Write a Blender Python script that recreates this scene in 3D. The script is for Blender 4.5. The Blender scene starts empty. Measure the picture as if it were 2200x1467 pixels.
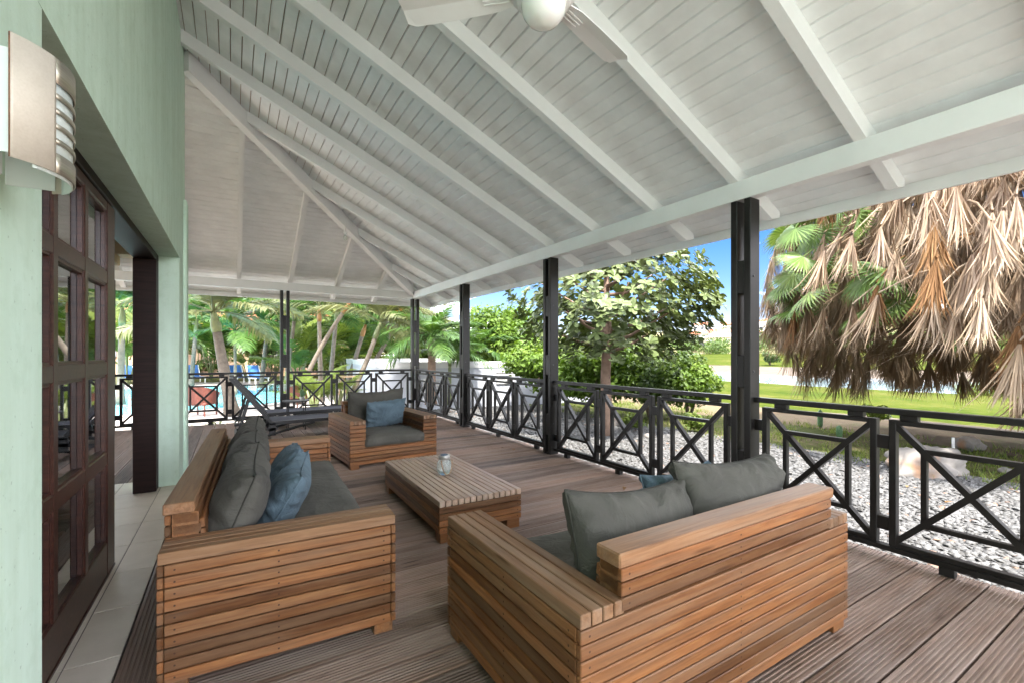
import bpy, bmesh, math, random
import numpy as np
from mathutils import Vector, Matrix, noise

R = math.radians
rnd = random.Random(7)
S = bpy.context.scene
C = S.collection

# ------------------------------------------------------------------ camera, sky, sun, exposure
cam = bpy.data.cameras.new('camera')
cam.sensor_width = 36.0
cam.lens = 980 / 2200 * 36.0
cam.shift_y = 26.5 / 2200
cam.clip_start = 0.03
cam.clip_end = 3000
camo = bpy.data.objects.new('camera', cam)
camo.location = (0, 0, 1.3)
camo.rotation_euler = (R(90), 0, R(-31.5))
C.objects.link(camo)
S.camera = camo

SUN_EL, SUN_AZ = R(60), R(195)       # azimuth from +Y towards +X: high sun behind the left shoulder, over the house
world = bpy.data.worlds.new('World')
S.world = world
world.use_nodes = True
wn, wl = world.node_tree.nodes, world.node_tree.links
for n in list(wn): wn.remove(n)
sky = wn.new('ShaderNodeTexSky')
sky.sky_type = 'NISHITA'
sky.sun_disc = False
sky.sun_elevation = SUN_EL
sky.sun_rotation = SUN_AZ
sky.altitude = 0
sky.air_density = 1.0
sky.dust_density = 0.0
sky.ozone_density = 1.4
geo = wn.new('ShaderNodeNewGeometry')
vm = wn.new('ShaderNodeMapping'); vm.inputs['Scale'].default_value = (1, 1, 2.6); vm.inputs['Location'].default_value = (8.22, 5.36, 1.18)
wl.new(geo.outputs['Incoming'], vm.inputs['Vector'])
cn = wn.new('ShaderNodeTexNoise'); cn.inputs['Scale'].default_value = 2.1; cn.inputs['Detail'].default_value = 7; cn.inputs['Roughness'].default_value = .55
wl.new(vm.outputs['Vector'], cn.inputs['Vector'])
cr = wn.new('ShaderNodeValToRGB')
cr.color_ramp.elements[0].position = .485; cr.color_ramp.elements[1].position = .60
wl.new(cn.outputs['Fac'], cr.inputs['Fac'])
hs = wn.new('ShaderNodeHueSaturation'); hs.inputs['Saturation'].default_value = 1.45; hs.inputs['Value'].default_value = .18
wl.new(sky.outputs['Color'], hs.inputs['Color'])
mx = wn.new('ShaderNodeMixRGB'); mx.inputs['Color2'].default_value = (18.6, 18.8, 19.4, 1)
cm = wn.new('ShaderNodeMath'); cm.operation = 'MULTIPLY'; cm.inputs[1].default_value = .95
wl.new(cr.outputs['Color'], cm.inputs[0]); wl.new(cm.outputs[0], mx.inputs['Fac'])
tn = wn.new('ShaderNodeMixRGB'); tn.blend_type = 'MULTIPLY'; tn.inputs['Fac'].default_value = 1; tn.inputs['Color2'].default_value = (.95, .86, 1.12, 1)
wl.new(hs.outputs['Color'], tn.inputs['Color1']); wl.new(tn.outputs['Color'], mx.inputs['Color1'])
bg = wn.new('ShaderNodeBackground'); bg.inputs['Strength'].default_value = 0.15
wo = wn.new('ShaderNodeOutputWorld')
wl.new(mx.outputs['Color'], bg.inputs['Color']); wl.new(bg.outputs['Background'], wo.inputs['Surface'])

sl = bpy.data.lights.new('sun', 'SUN')
sl.energy = 2.4
sl.angle = R(2.5)
sl.color = (1.0, .95, .87)
so = bpy.data.objects.new('sun', sl)
sd = Vector((math.sin(SUN_AZ) * math.cos(SUN_EL), math.cos(SUN_AZ) * math.cos(SUN_EL), math.sin(SUN_EL)))
so.rotation_euler = sd.to_track_quat('Z', 'Y').to_euler()
so.location = sd * 60
C.objects.link(so)

S.view_settings.view_transform = 'Standard'
S.view_settings.look = 'None'
S.view_settings.gamma = 1
S.view_settings.use_curve_mapping = False
S.view_settings.exposure = 3.08
S.render.engine = 'CYCLES'
S.cycles.use_denoising = True
S.cycles.max_bounces = 10
S.cycles.diffuse_bounces = 6
S.cycles.glossy_bounces = 4
S.cycles.transparent_max_bounces = 16
S.cycles.caustics_reflective = False
S.cycles.caustics_refractive = False
S.cycles.sample_clamp_indirect = 6

# ------------------------------------------------------------------ materials
MAT = {}
class NT:
    def __init__(s, name):
        m = bpy.data.materials.new(name); m.use_nodes = True
        s.m, s.n, s.l = m, m.node_tree.nodes, m.node_tree.links
        s.b = s.n['Principled BSDF']; s.out = s.n['Material Output']
        MAT[name] = m
    def add(s, t, **kw):
        n = s.n.new(t)
        for k, v in kw.items():
            if k in n.inputs: n.inputs[k].default_value = v
            else: setattr(n, k, v)
        return n
    def link(s, a, b): s.l.new(a, b)
    def ramp(s, fac, stops):
        r = s.n.new('ShaderNodeValToRGB'); e = r.color_ramp.elements
        while len(e) < len(stops): e.new(.5)
        for el, (p, c) in zip(e, stops): el.position = p; el.color = (*c, 1) if len(c) == 3 else c
        s.link(fac, r.inputs['Fac']); return r.outputs['Color']
    def mix(s, a, b, fac, mode='MIX'):
        n = s.n.new('ShaderNodeMixRGB'); n.blend_type = mode
        for x, i in ((a, 'Color1'), (b, 'Color2'), (fac, 'Fac')):
            if hasattr(x, 'links'): s.link(x, n.inputs[i])
            else: n.inputs[i].default_value = x if i == 'Fac' else (*x, 1)
        return n.outputs['Color']
    def bump(s, h, strength=.2, dist=.01):
        n = s.n.new('ShaderNodeBump'); n.inputs['Strength'].default_value = strength; n.inputs['Distance'].default_value = dist
        s.link(h, n.inputs['Height']); s.link(n.outputs['Normal'], s.b.inputs['Normal'])
    def coords(s, scale=(1, 1, 1), rand=True):
        tc = s.n.new('ShaderNodeTexCoord'); mp = s.n.new('ShaderNodeMapping'); mp.inputs['Scale'].default_value = scale
        if rand:
            oi = s.n.new('ShaderNodeObjectInfo'); ml = s.n.new('ShaderNodeVectorMath'); ml.operation = 'SCALE'; ml.inputs[0].default_value = (37, 91, 53)
            s.link(oi.outputs['Random'], ml.inputs['Scale'])
            ad = s.n.new('ShaderNodeVectorMath'); ad.operation = 'ADD'
            s.link(tc.outputs['Object'], ad.inputs[0]); s.link(ml.outputs[0], ad.inputs[1]); s.link(ad.outputs[0], mp.inputs['Vector'])
            s.oi = oi
        else: s.link(tc.outputs['Object'], mp.inputs['Vector'])
        return mp.outputs['Vector']
    def noise(s, vec, scale, detail=4, rough=.5, dist=0):
        n = s.add('ShaderNodeTexNoise'); n.inputs['Scale'].default_value = scale; n.inputs['Detail'].default_value = detail
        n.inputs['Roughness'].default_value = rough; n.inputs['Distortion'].default_value = dist
        if vec is not None: s.link(vec, n.inputs['Vector'])
        return n.outputs['Fac']

def plain(name, col, rough=.6, var=.12, scale=6, bump=.0, metal=0, bscale=60, spec=.5, rand=True):
    t = NT(name); v = t.coords(rand=rand)
    f = t.noise(v, scale, 5, .6)
    d = tuple(max(0, c * (1 - var)) for c in col); u = tuple(min(1, c * (1 + var)) for c in col)
    c = t.ramp(f, [(.3, d), (.7, u)])
    t.link(c, t.b.inputs['Base Color'])
    t.b.inputs['Roughness'].default_value = rough; t.b.inputs['Metallic'].default_value = metal
    t.b.inputs['Specular IOR Level'].default_value = spec
    if bump: t.bump(t.noise(v, bscale, 4, .6), bump, .004)
    return t

def wood(name, dark, mid, light, rough=.55, spread=1.0, grain=1.0, grey=None, spec=.25, bump=.12):
    """grain runs along the object's own X axis; every board gets its own tone"""
    t = NT(name); v = t.coords((2.2, 42 * grain, 42 * grain)); v2 = t.coords((.55, 5, 5)); 
    g = t.noise(v, 1.6, 6, .62, .6)
    h = t.noise(v2, 1.9, 3, .5, 1.2)
    c = t.ramp(g, [(.25, dark), (.5, mid), (.78, light)])
    tone = t.ramp(t.oi.outputs['Random'], [(0, tuple(1 - .42 * spread for _ in range(3))), (.35, (1 - .1 * spread, 1 - .14 * spread, 1 - .18 * spread)), (.7, (1, 1, 1)), (1, (1 + .12 * spread, 1 + .06 * spread, 1 + .02 * spread))])
    c = t.mix(c, tone, 1.0, 'MULTIPLY')
    hh = t.ramp(h, [(.32, (.72, .68, .64)), (.62, (1.05, 1.05, 1.05))])
    c = t.mix(c, hh, .55, 'MULTIPLY')
    if grey: c = t.mix(c, grey, t.ramp(t.noise(v2, 2.6, 4, .6), [(.40, (.02, .02, .02)), (.72, (.7, .7, .7))]), 'MIX')
    # knots
    vo = t.add('ShaderNodeTexVoronoi'); vo.inputs['Scale'].default_value = 1.0
    t.link(t.coords((2.2, 16, 16)), vo.inputs['Vector'])
    k = t.ramp(vo.outputs['Distance'], [(.06, (.35, .28, .22)), (.17, (1, 1, 1))])
    c = t.mix(c, k, .75, 'MULTIPLY')
    t.link(c, t.b.inputs['Base Color'])
    t.b.inputs['Roughness'].default_value = rough; t.b.inputs['Specular IOR Level'].default_value = spec
    t.bump(g, bump, .003)
    return t

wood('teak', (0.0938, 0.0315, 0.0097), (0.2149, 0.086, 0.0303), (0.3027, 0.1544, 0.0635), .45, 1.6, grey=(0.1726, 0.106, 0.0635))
wood('teak_top', (0.117, 0.0536, 0.0247), (0.2237, 0.117, 0.0585), (0.2959, 0.1824, 0.1067), .5, 1.2, grey=(0.2202, 0.1548, 0.1087))
wood('deck_wood', (.135, .086, .062), (.215, .147, .112), (.275, .20, .16), .5, 1.7, grey=(.235, .182, .152), bump=.08)
wood('mahogany', (.03, .011, .008), (.062, .022, .015), (.10, .042, .028), .34, .5, spec=.4, bump=.03)
t = plain('white_paint', (.81, .812, .815), .5, .035, 3, .12, bscale=25)
plain('ceiling_paint', (.81, .815, .82), .55, .075, 3.5, .15, bscale=24)
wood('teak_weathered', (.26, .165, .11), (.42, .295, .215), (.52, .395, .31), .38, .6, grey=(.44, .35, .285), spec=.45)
wood('dark_frame', (.008, .0035, .003), (.017, .007, .006), (.03, .013, .01), .5, .5, spec=.2, bump=.03)
plain('plug_dark', (.05, .02, .01), .9)
plain('joint_dark', (.04, .025, .015), .9)
t = NT('black_paint'); v = t.coords((2, 2, 2)); f = t.noise(v, 5, 6, .65)
t.link(t.ramp(f, [(.3, (.008, .0072, .0068)), (.75, (.018, .016, .015))]), t.b.inputs['Base Color'])
t.link(t.ramp(f, [(.3, (.36,) * 3), (.7, (.48,) * 3)]), t.b.inputs['Roughness']); t.b.inputs['Specular IOR Level'].default_value = .3; t.bump(t.noise(v, 60, 3), .03, .002)
# green render of the house
t = NT('green_render'); v = t.coords((1, 1, 1), False)
f1 = t.noise(v, 1.3, 5, .6); f2 = t.noise(v, 9, 6, .7); sv = t.coords((3, 3, .25), False); f3 = t.noise(sv, 3, 5, .6)
c = t.ramp(f1, [(.3, (.60, .76, .66)), (.7, (.66, .82, .72))])
c = t.mix(c, t.ramp(f2, [(.28, (.80, .84, .78)), (.5, (1, 1, 1))]), .6, 'MULTIPLY')
c = t.mix(c, t.ramp(f3, [(.3, (.86, .88, .80)), (.6, (1.03, 1.03, 1.0))]), .7, 'MULTIPLY')
sp = t.noise(v, 55, 2, .5); c = t.mix(c, t.ramp(sp, [(.24, (.42, .47, .42)), (.31, (1, 1, 1))]), .55, 'MULTIPLY')
t.link(c, t.b.inputs['Base Color']); t.b.inputs['Roughness'].default_value = .85; t.b.inputs['Specular IOR Level'].default_value = .25
t.bump(t.noise(v, 30, 6, .7), .35, .006)
plain('interior_wall', (.55, .43, .30), .8, .05)
plain('interior_ceiling', (.42, .27, .15), .7, .08)
t = NT('tile'); v = t.coords((1, 1, 1)); v2 = t.coords((3, 22, 3))
f = t.noise(v, 4, 5, .6); g = t.noise(v2, 2.2, 5, .6, .8)
c = t.ramp(f, [(.3, (.62, .545, .45)), (.7, (.72, .645, .545))]); t.link(c, t.b.inputs['Base Color'])
t.b.inputs['Roughness'].default_value = .38; t.bump(g, .3, .006)
plain('grout', (.20, .17, .14), .9)
# metals, glass
t = NT('brushed_steel'); v = t.coords((2, 2, 220), False); f = t.noise(v, 3, 3)
t.link(t.ramp(f, [(.3, (.42, .38, .31)), (.7, (.60, .56, .48))]), t.b.inputs['Base Color']); t.b.inputs['Metallic'].default_value = .85; t.b.inputs['Roughness'].default_value = .36
t = NT('aged_enamel'); v = t.coords((1, 1, 1), False); f = t.noise(v, 14, 6, .7); g = t.noise(v, 240, 2)
c = t.ramp(f, [(.3, (.50, .44, .365)), (.7, (.58, .52, .44))]); c = t.mix(c, t.ramp(g, [(.3, (.9, .88, .85)), (.6, (1, 1, 1))]), .5, 'MULTIPLY')
t.link(c, t.b.inputs['Base Color']); t.b.inputs['Roughness'].default_value = .55; t.b.inputs['Metallic'].default_value = .2
plain('rust_edge', (.17, .075, .032), .9, .4, 60)
t = plain('frosted_glass', (.78, .84, .80), .35, .02); t.b.inputs['Transmission Weight'].default_value = .25
t = plain('opal_globe', (.86, .86, .84), .12, .01); t.b.inputs['Subsurface Weight'].default_value = .1
t = plain('fan_white', (.84, .84, .84), .28, .02)
def glass(name, tint, refl=.5):
    t = NT(name); tr = t.add('ShaderNodeBsdfTransparent'); tr.inputs['Color'].default_value = (*tint, 1)
    gl = t.add('ShaderNodeBsdfGlossy'); gl.inputs['Roughness'].default_value = .015; gl.inputs['Color'].default_value = (.95, .97, 1, 1)
    fr = t.add('ShaderNodeFresnel'); fr.inputs['IOR'].default_value = 1.52
    mm = t.add('ShaderNodeMath', operation='MULTIPLY_ADD'); mm.inputs[1].default_value = 1.5 * refl; mm.inputs[2].default_value = .08 * refl
    t.link(fr.outputs[0], mm.inputs[0])
    ms = t.add('ShaderNodeMixShader'); t.link(mm.outputs[0], ms.inputs[0]); t.link(tr.outputs[0], ms.inputs[1]); t.link(gl.outputs[0], ms.inputs[2])
    t.link(ms.outputs[0], t.out.inputs['Surface']); return t
glass('pane_glass', (.86, .89, .86), 1.0)
glass('far_glass', (.10, .12, .13), .8)
t = NT('jar_glass'); t.b.inputs['Base Color'].default_value = (.80, .90, .90, 1); t.b.inputs['Roughness'].default_value = .12; t.b.inputs['Transmission Weight'].default_value = .75; t.b.inputs['IOR'].default_value = 1.3
v = t.coords((1, 1, 1)); t.bump(t.noise(v, 45, 3), .5, .004)
plain('zinc', (.34, .33, .31), .45, .2, 40, .2, metal=.6)
plain('rope', (.28, .16, .08), .9)
plain('solar_cell', (.05, .05, .09), .2)
# fabrics
def fabric(name, col, wr=.5, ws=9, var=.16):
    t = NT(name); v = t.coords((1, 1, 1)); w = t.noise(v, 420, 2, .5)
    f = t.noise(v, 3.5, 5, .6)
    c = t.ramp(f, [(.3, tuple(x * (1 - var) for x in col)), (.7, tuple(x * (1 + var) for x in col))]); t.link(c, t.b.inputs['Base Color'])
    t.b.inputs['Roughness'].default_value = .92; t.b.inputs['Specular IOR Level'].default_value = .08
    t.b.inputs['Sheen Weight'].default_value = .03; t.b.inputs['Sheen Roughness'].default_value = .5
    wv = t.noise(v, ws, 5, .55, 1.6)
    m = t.add('ShaderNodeMath', operation='MULTIPLY_ADD'); m.inputs[1].default_value = .05; t.link(w, m.inputs[0]); t.link(wv, m.inputs[2])
    t.bump(m.outputs[0], wr, .02); return t
fabric('grey_canvas', (.083, .079, .069), .85, 7, .2)
fabric('blue_canvas', (.095, .135, .165), .9, 10, .28)
fabric('seam_cord', (.045, .043, .037), .1)
fabric('black_mesh_fabric', (.075, .077, .095), .1)  # lounger slings: grey-lavender reflection put into the black base colour
fabric('blue_sling', (.06, .16, .42), .1)
plain('charcoal_metal', (.016, .016, .018), .42, .2)
plain('white_plastic', (.78, .78, .76), .4, .04)
plain('red_wicker', (.15, .045, .032), .6, .3, 60)
plain('pot_white', (.7, .68, .64), .5, .05)
plain('cactus_green', (.06, .13, .05), .6, .3, 40)
# ground
def ground(name, stops, s1=.35, s2=9, rough=.95, bump=.4, bs=60, speck=None):
    t = NT(name); v = t.coords((1, 1, 1), False); f = t.noise(v, s1, 6, .6); g = t.noise(v, s2, 6, .7)
    m = t.add('ShaderNodeMath', operation='MULTIPLY_ADD'); m.inputs[1].default_value = .5; t.link(f, m.inputs[0])
    m2 = t.add('ShaderNodeMath', operation='MULTIPLY'); m2.inputs[1].default_value = .5; t.link(g, m2.inputs[0]); t.link(m2.outputs[0], m.inputs[2])
    t.link(t.ramp(m.outputs[0], stops), t.b.inputs['Base Color']); t.b.inputs['Roughness'].default_value = rough; t.b.inputs['Specular IOR Level'].default_value = .02
    t.bump(t.noise(v, bs, 4, .7), bump, .02); return t
ground('lawn', [(.40, (.021, .037, .0025)), (.48, (.036, .049, .004)), (.54, (.048, .057, .007)), (.60, (.070, .067, .018))], .10, 1.6)
ground('rough_grass', [(.38, (0.039, 0.0553, 0.013)), (.5, (0.0715, 0.0748, 0.0273)), (.60, (0.104, 0.0845, 0.052))], .5, 5)
ground('dry_earth', [(.38, (0.084, 0.0595, 0.0364)), (.5, (0.119, 0.0896, 0.0595)), (.62, (0.084, 0.0805, 0.0385))], .6, 6)
ground('sand', [(.38, (0.085, 0.068, 0.0544)), (.62, (0.119, 0.0986, 0.0816))], .4, 6)
ground('gravel_base', [(.4, (.075, .073, .07)), (.6, (.115, .112, .108))], 1.5, 40, bump=.8, bs=70)
ground('pool_paving', [(.38, (0.4, 0.36, 0.328)), (.62, (0.464, 0.424, 0.388))], .5, 9, .8, .1)
ground('bounce_paving', [(.38, (.36, .345, .325)), (.62, (.42, .405, .385))], .5, 9, .8, .1)  # for the unseen terrace added to bounce sunlight
ground('hill_scrub', [(.38, (.07, .085, .03)), (.5, (.13, .12, .06)), (.62, (.25, .2, .14))], .05, .4)
ground('soil', [(.38, (.05, .04, .025)), (.62, (.10, .075, .045))], .8, 8)
def pebble_mat():
    t = NT('pebble'); a = t.add('ShaderNodeAttribute', attribute_name='tone'); 
    c = t.ramp(a.outputs['Fac'], [(0, (.062, .061, .06)), (.35, (.088, .086, .084)), (.8, (.122, .12, .118)), (1, (.16, .10, .07))])
    t.link(c, t.b.inputs['Base Color']); t.b.inputs['Roughness'].default_value = .8
pebble_mat()
def water(name, col, rough, bs, bstr):
    t = NT(name); v = t.coords((1, 1, 1), False); t.b.inputs['Base Color'].default_value = (*col, 1); t.b.inputs['Roughness'].default_value = rough
    t.b.inputs['IOR'].default_value = 1.33; t.bump(t.noise(v, bs, 3), bstr, .05)
water('pool_water', (.16, .52, .60), .06, 2.5, .12)
water('pond_water', (.20, .27, .33), .08, 1.2, .05)
t = plain('rock', (.17, .155, .14), .9, .3, 3.5, .6, bscale=18)
v = t.coords((1, 1, 1)); o = t.noise(v, 2.3, 4, .5)
c0 = t.b.inputs['Base Color'].links[0].from_socket
t.link(t.mix(c0, (.20, .10, .045), t.ramp(o, [(.56, (0, 0, 0)), (.68, (.85, .85, .85))])), t.b.inputs['Base Color'])
# plants
def leafmat(name, c1, c2, c3, trans=.35, rough=.5, attr=True, tcol=None, scale=1.2, spec=.3, island=.5):
    """leaf: own colour varies leaf by leaf through the 'tone' attribute, light passes through"""
    t = NT(name)
    if attr: a = t.add('ShaderNodeAttribute', attribute_name='tone').outputs['Fac']
    else:
        oi = t.add('ShaderNodeObjectInfo').outputs['Random']; ri = t.add('ShaderNodeNewGeometry').outputs['Random Per Island']
        if island:
            mm = t.add('ShaderNodeMath', operation='MULTIPLY_ADD'); mm.inputs[1].default_value = island; t.link(ri, mm.inputs[0])
            m2 = t.add('ShaderNodeMath', operation='MULTIPLY'); m2.inputs[1].default_value = 1 - island; t.link(oi, m2.inputs[0]); t.link(m2.outputs[0], mm.inputs[2]); a = mm.outputs[0]
        else: a = oi
    c = t.ramp(a, [(0, c1), (.55, c2), (1, c3)])
    t.link(c, t.b.inputs['Base Color']); t.b.inputs['Roughness'].default_value = rough; t.b.inputs['Specular IOR Level'].default_value = spec
    tr = t.add('ShaderNodeBsdfTranslucent'); t.link(t.mix(c, tcol or (1.0, 1.0, .55), 1.0, 'MULTIPLY'), tr.inputs['Color'])
    ms = t.add('ShaderNodeMixShader'); ms.inputs[0].default_value = trans
    t.link(t.b.outputs[0], ms.inputs[1]); t.link(tr.outputs[0], ms.inputs[2]); t.link(ms.outputs[0], t.out.inputs['Surface']); return t
leafmat('leaf_bright', (0.0475, 0.0907, 0.0103), (0.0994, 0.1728, 0.019), (0.1728, 0.2419, 0.0432))
leafmat('leaf_mid', (0.0302, 0.0605, 0.0103), (0.0648, 0.108, 0.019), (0.121, 0.1555, 0.0389))
leafmat('leaf_dark', (.018, .045, .010), (.04, .08, .016), (.08, .12, .03))
leafmat('leaf_lime', (0.0709, 0.1102, 0.0158), (0.126, 0.1733, 0.0276), (0.189, 0.2205, 0.0551))
leafmat('leaf_oleander', (.05, .09, .03), (.12, .12, .06), (.50, .15, .18))
leafmat('leaf_almond', (0.0698, 0.0943, 0.0268), (0.1047, 0.1392, 0.0518), (0.1397, 0.1769, 0.0803), .2, .45, False, (1, 1, .5), spec=.25)
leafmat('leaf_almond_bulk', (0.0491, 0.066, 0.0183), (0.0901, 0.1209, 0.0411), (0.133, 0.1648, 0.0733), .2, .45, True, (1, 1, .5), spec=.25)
leafmat('frond_pale', (0.0815, 0.0992, 0.0355), (0.1311, 0.1453, 0.0638), (0.1913, 0.1985, 0.0992), .35, .45, False)
leafmat('frond_green', (0.0282, 0.0683, 0.0144), (0.0522, 0.1125, 0.0225), (0.0884, 0.1526, 0.0321), .35, .4, False)
leafmat('frond_lime', (0.0651, 0.1042, 0.0163), (0.0977, 0.1432, 0.0228), (0.1497, 0.1823, 0.0391), .4, .45, False)
leafmat('frond_orange', (.38, .15, .02), (.45, .21, .03), (.46, .28, .05), .4, .5, False, (1, .8, .4))
leafmat('fan_green', (0.0553, 0.105, 0.0243), (0.0994, 0.1658, 0.0387), (0.1658, 0.221, 0.0663), .3, .4, False)
leafmat('fan_dead', (0.1769, 0.115, 0.0664), (0.2742, 0.1991, 0.1283), (0.3715, 0.3007, 0.2256), .22, .7, False, (1, .85, .6))
leafmat('fan_rust', (0.144, 0.068, 0.024), (0.2, 0.104, 0.0384), (0.232, 0.144, 0.056), .25, .7, False, (1, .8, .5))
plain('bark_grey', (.12, .10, .08), .9, .3, 9, .5, bscale=24)
plain('bark_pale', (.15, .122, .092), .85, .25, 10, .4, bscale=30)
plain('bark_almond', (.19, .125, .09), .9, .25, 8, .5, bscale=22)
plain('bark_dark', (.085, .06, .04), .95, .4, 9, .6, bscale=20)
plain('crownshaft', (.12, .14, .055), .5, .25, 8)
plain('crownshaft_orange', (.24, .12, .035), .5, .25, 8)
# buildings
plain('terracotta', (.30, .095, .042), .8, .25, 3)
plain('bld_white', (.46, .45, .44), .7, .04)
plain('bld_white_shaded', (.34, .35, .385), .7, .04)  # annex white with the wall's lavender shade put into the colour
plain('bld_cream', (.42, .35, .27), .8, .06)
plain('bld_yellow', (.42, .25, .05), .8, .06)
plain('bld_peach', (.38, .24, .16), .8, .06)
plain('roof_grey', (.33, .30, .28), .8, .1)
plain('timber_pale', (.42, .27, .16), .7, .2, 8)

# ------------------------------------------------------------------ mesh helpers
class MB:
    def __init__(s): s.v, s.f = [], []
    def add(s, vs, fs):
        o = len(s.v); s.v += [tuple(p) for p in vs]; s.f += [tuple(i + o for i in f) for f in fs]; return s
    def box(s, x0, x1, y0, y1, z0, z1, ch=0):
        if ch: return s.cbox(x0, x1, y0, y1, z0, z1, ch)
        return s.add([(x0, y0, z0), (x1, y0, z0), (x1, y1, z0), (x0, y1, z0), (x0, y0, z1), (x1, y0, z1), (x1, y1, z1), (x0, y1, z1)],
                     [(0, 3, 2, 1), (4, 5, 6, 7), (0, 1, 5, 4), (1, 2, 6, 5), (2, 3, 7, 6), (3, 0, 4, 7)])
    def cbox(s, x0, x1, y0, y1, z0, z1, c):
        P = []
        def q(a): P.append(a); return len(P) - 1
        X, Y, Z = (x0, x1), (y0, y1), (z0, z1); sg = (1, -1); ix = {}
        for i in (0, 1):
            for j in (0, 1):
                for k in (0, 1):
                    ix[i, j, k, 0] = q((X[i], Y[j] + c * sg[j], Z[k] + c * sg[k]))
                    ix[i, j, k, 1] = q((X[i] + c * sg[i], Y[j], Z[k] + c * sg[k]))
                    ix[i, j, k, 2] = q((X[i] + c * sg[i], Y[j] + c * sg[j], Z[k]))
        F = []
        F.append([ix[0, a, b, 0] for a, b in ((0, 0), (0, 1), (1, 1), (1, 0))]); F.append([ix[1, a, b, 0] for a, b in ((0, 0), (1, 0), (1, 1), (0, 1))])
        F.append([ix[a, 0, b, 1] for a, b in ((0, 0), (1, 0), (1, 1), (0, 1))]); F.append([ix[a, 1, b, 1] for a, b in ((0, 0), (0, 1), (1, 1), (1, 0))])
        F.append([ix[a, b, 0, 2] for a, b in ((0, 0), (0, 1), (1, 1), (1, 0))]); F.append([ix[a, b, 1, 2] for a, b in ((0, 0), (1, 0), (1, 1), (0, 1))])
        for k in (0, 1):
            for j in (0, 1):
                F.append((ix[0, j, k, 1], ix[1, j, k, 1], ix[1, j, k, 2], ix[0, j, k, 2]))
            for i in (0, 1):
                F.append((ix[i, 0, k, 0], ix[i, 1, k, 0], ix[i, 1, k, 2], ix[i, 0, k, 2]))
        for i in (0, 1):
            for j in (0, 1):
                F.append((ix[i, j, 0, 0], ix[i, j, 1, 0], ix[i, j, 1, 1], ix[i, j, 0, 1]))
                for k in (0, 1): F.append((ix[i, j, k, 0], ix[i, j, k, 1], ix[i, j, k, 2]))
        cen = Vector(((x0 + x1) / 2, (y0 + y1) / 2, (z0 + z1) / 2)); G = []
        for f in F:
            a, b, d = (Vector(P[f[0]]), Vector(P[f[1]]), Vector(P[f[2]]))
            n = (b - a).cross(d - a); m = sum((Vector(P[i]) for i in f), Vector()) / len(f)
            G.append(tuple(f) if n.dot(m - cen) > 0 else tuple(reversed(f)))
        return s.add(P, G)
    def prism(s, poly, y0, y1):
        """poly in x,z (counter-clockwise seen from -y), extruded along y"""
        n = len(poly); vs = [(x, y0, z) for x, z in poly] + [(x, y1, z) for x, z in poly]
        fs = [tuple(range(n)), tuple(range(2 * n - 1, n - 1, -1))] + [(i, i + n, (i + 1) % n + n, (i + 1) % n) for i in range(n)]
        return s.add(vs, fs)
    def bar(s, a, b, w, h, up=(0, 0, 1)):
        a, b = Vector(a), Vector(b); d = (b - a).normalized(); sd = d.cross(Vector(up))
        if sd.length < 1e-4: sd = d.cross(Vector((1, 0, 0)))
        sd.normalize(); u = sd.cross(d); vs = []
        for p in (a, b):
            for i, j in ((-1, -1), (1, -1), (1, 1), (-1, 1)): vs.append(p + sd * (i * w / 2) + u * (j * h / 2))
        return s.add(vs, [(3, 2, 1, 0), (4, 5, 6, 7), (0, 1, 5, 4), (1, 2, 6, 5), (2, 3, 7, 6), (3, 0, 4, 7)])
    def tube(s, pts, rad, n=8, cap=True):
        pts = [Vector(p) for p in pts]; rad = rad if hasattr(rad, '__len__') else [rad] * len(pts); vs, fs = [], []
        ref = Vector((0, 0, 1)) if abs((pts[-1] - pts[0]).normalized().z) < .9 else Vector((1, 0, 0))
        for i, p in enumerate(pts):
            d = (pts[min(i + 1, len(pts) - 1)] - pts[max(i - 1, 0)]).normalized(); a = d.cross(ref).normalized(); b = d.cross(a)
            for k in range(n):
                t = 2 * math.pi * k / n; vs.append(p + (a * math.cos(t) + b * math.sin(t)) * rad[i])
        for i in range(len(pts) - 1):
            for k in range(n): fs.append((i * n + k, i * n + (k + 1) % n, (i + 1) * n + (k + 1) % n, (i + 1) * n + k))
        if cap: fs += [tuple(range(n - 1, -1, -1)), tuple((len(pts) - 1) * n + k for k in range(n))]
        return s.add(vs, fs)
    def lathe(s, prof, n=20, c=(0, 0, 0)):
        vs, fs = [], []
        for r, z in prof:
            for k in range(n): t = 2 * math.pi * k / n; vs.append((c[0] + r * math.cos(t), c[1] + r * math.sin(t), c[2] + z))
        for i in range(len(prof) - 1):
            for k in range(n): fs.append((i * n + k, i * n + (k + 1) % n, (i + 1) * n + (k + 1) % n, (i + 1) * n + k))
        fs += [tuple(range(n - 1, -1, -1)), tuple((len(prof) - 1) * n + k for k in range(n))]
        return s.add(vs, fs)
    def mesh(s, name, smooth=False):
        me = bpy.data.meshes.new(name); me.from_pydata(s.v, [], s.f); me.update()
        if smooth: me.polygons.foreach_set('use_smooth', [True] * len(me.polygons))
        return me
    def build(s, name, mat, parent=None, smooth=False): return link(name, s.mesh(name, smooth), mat, parent)

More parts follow.
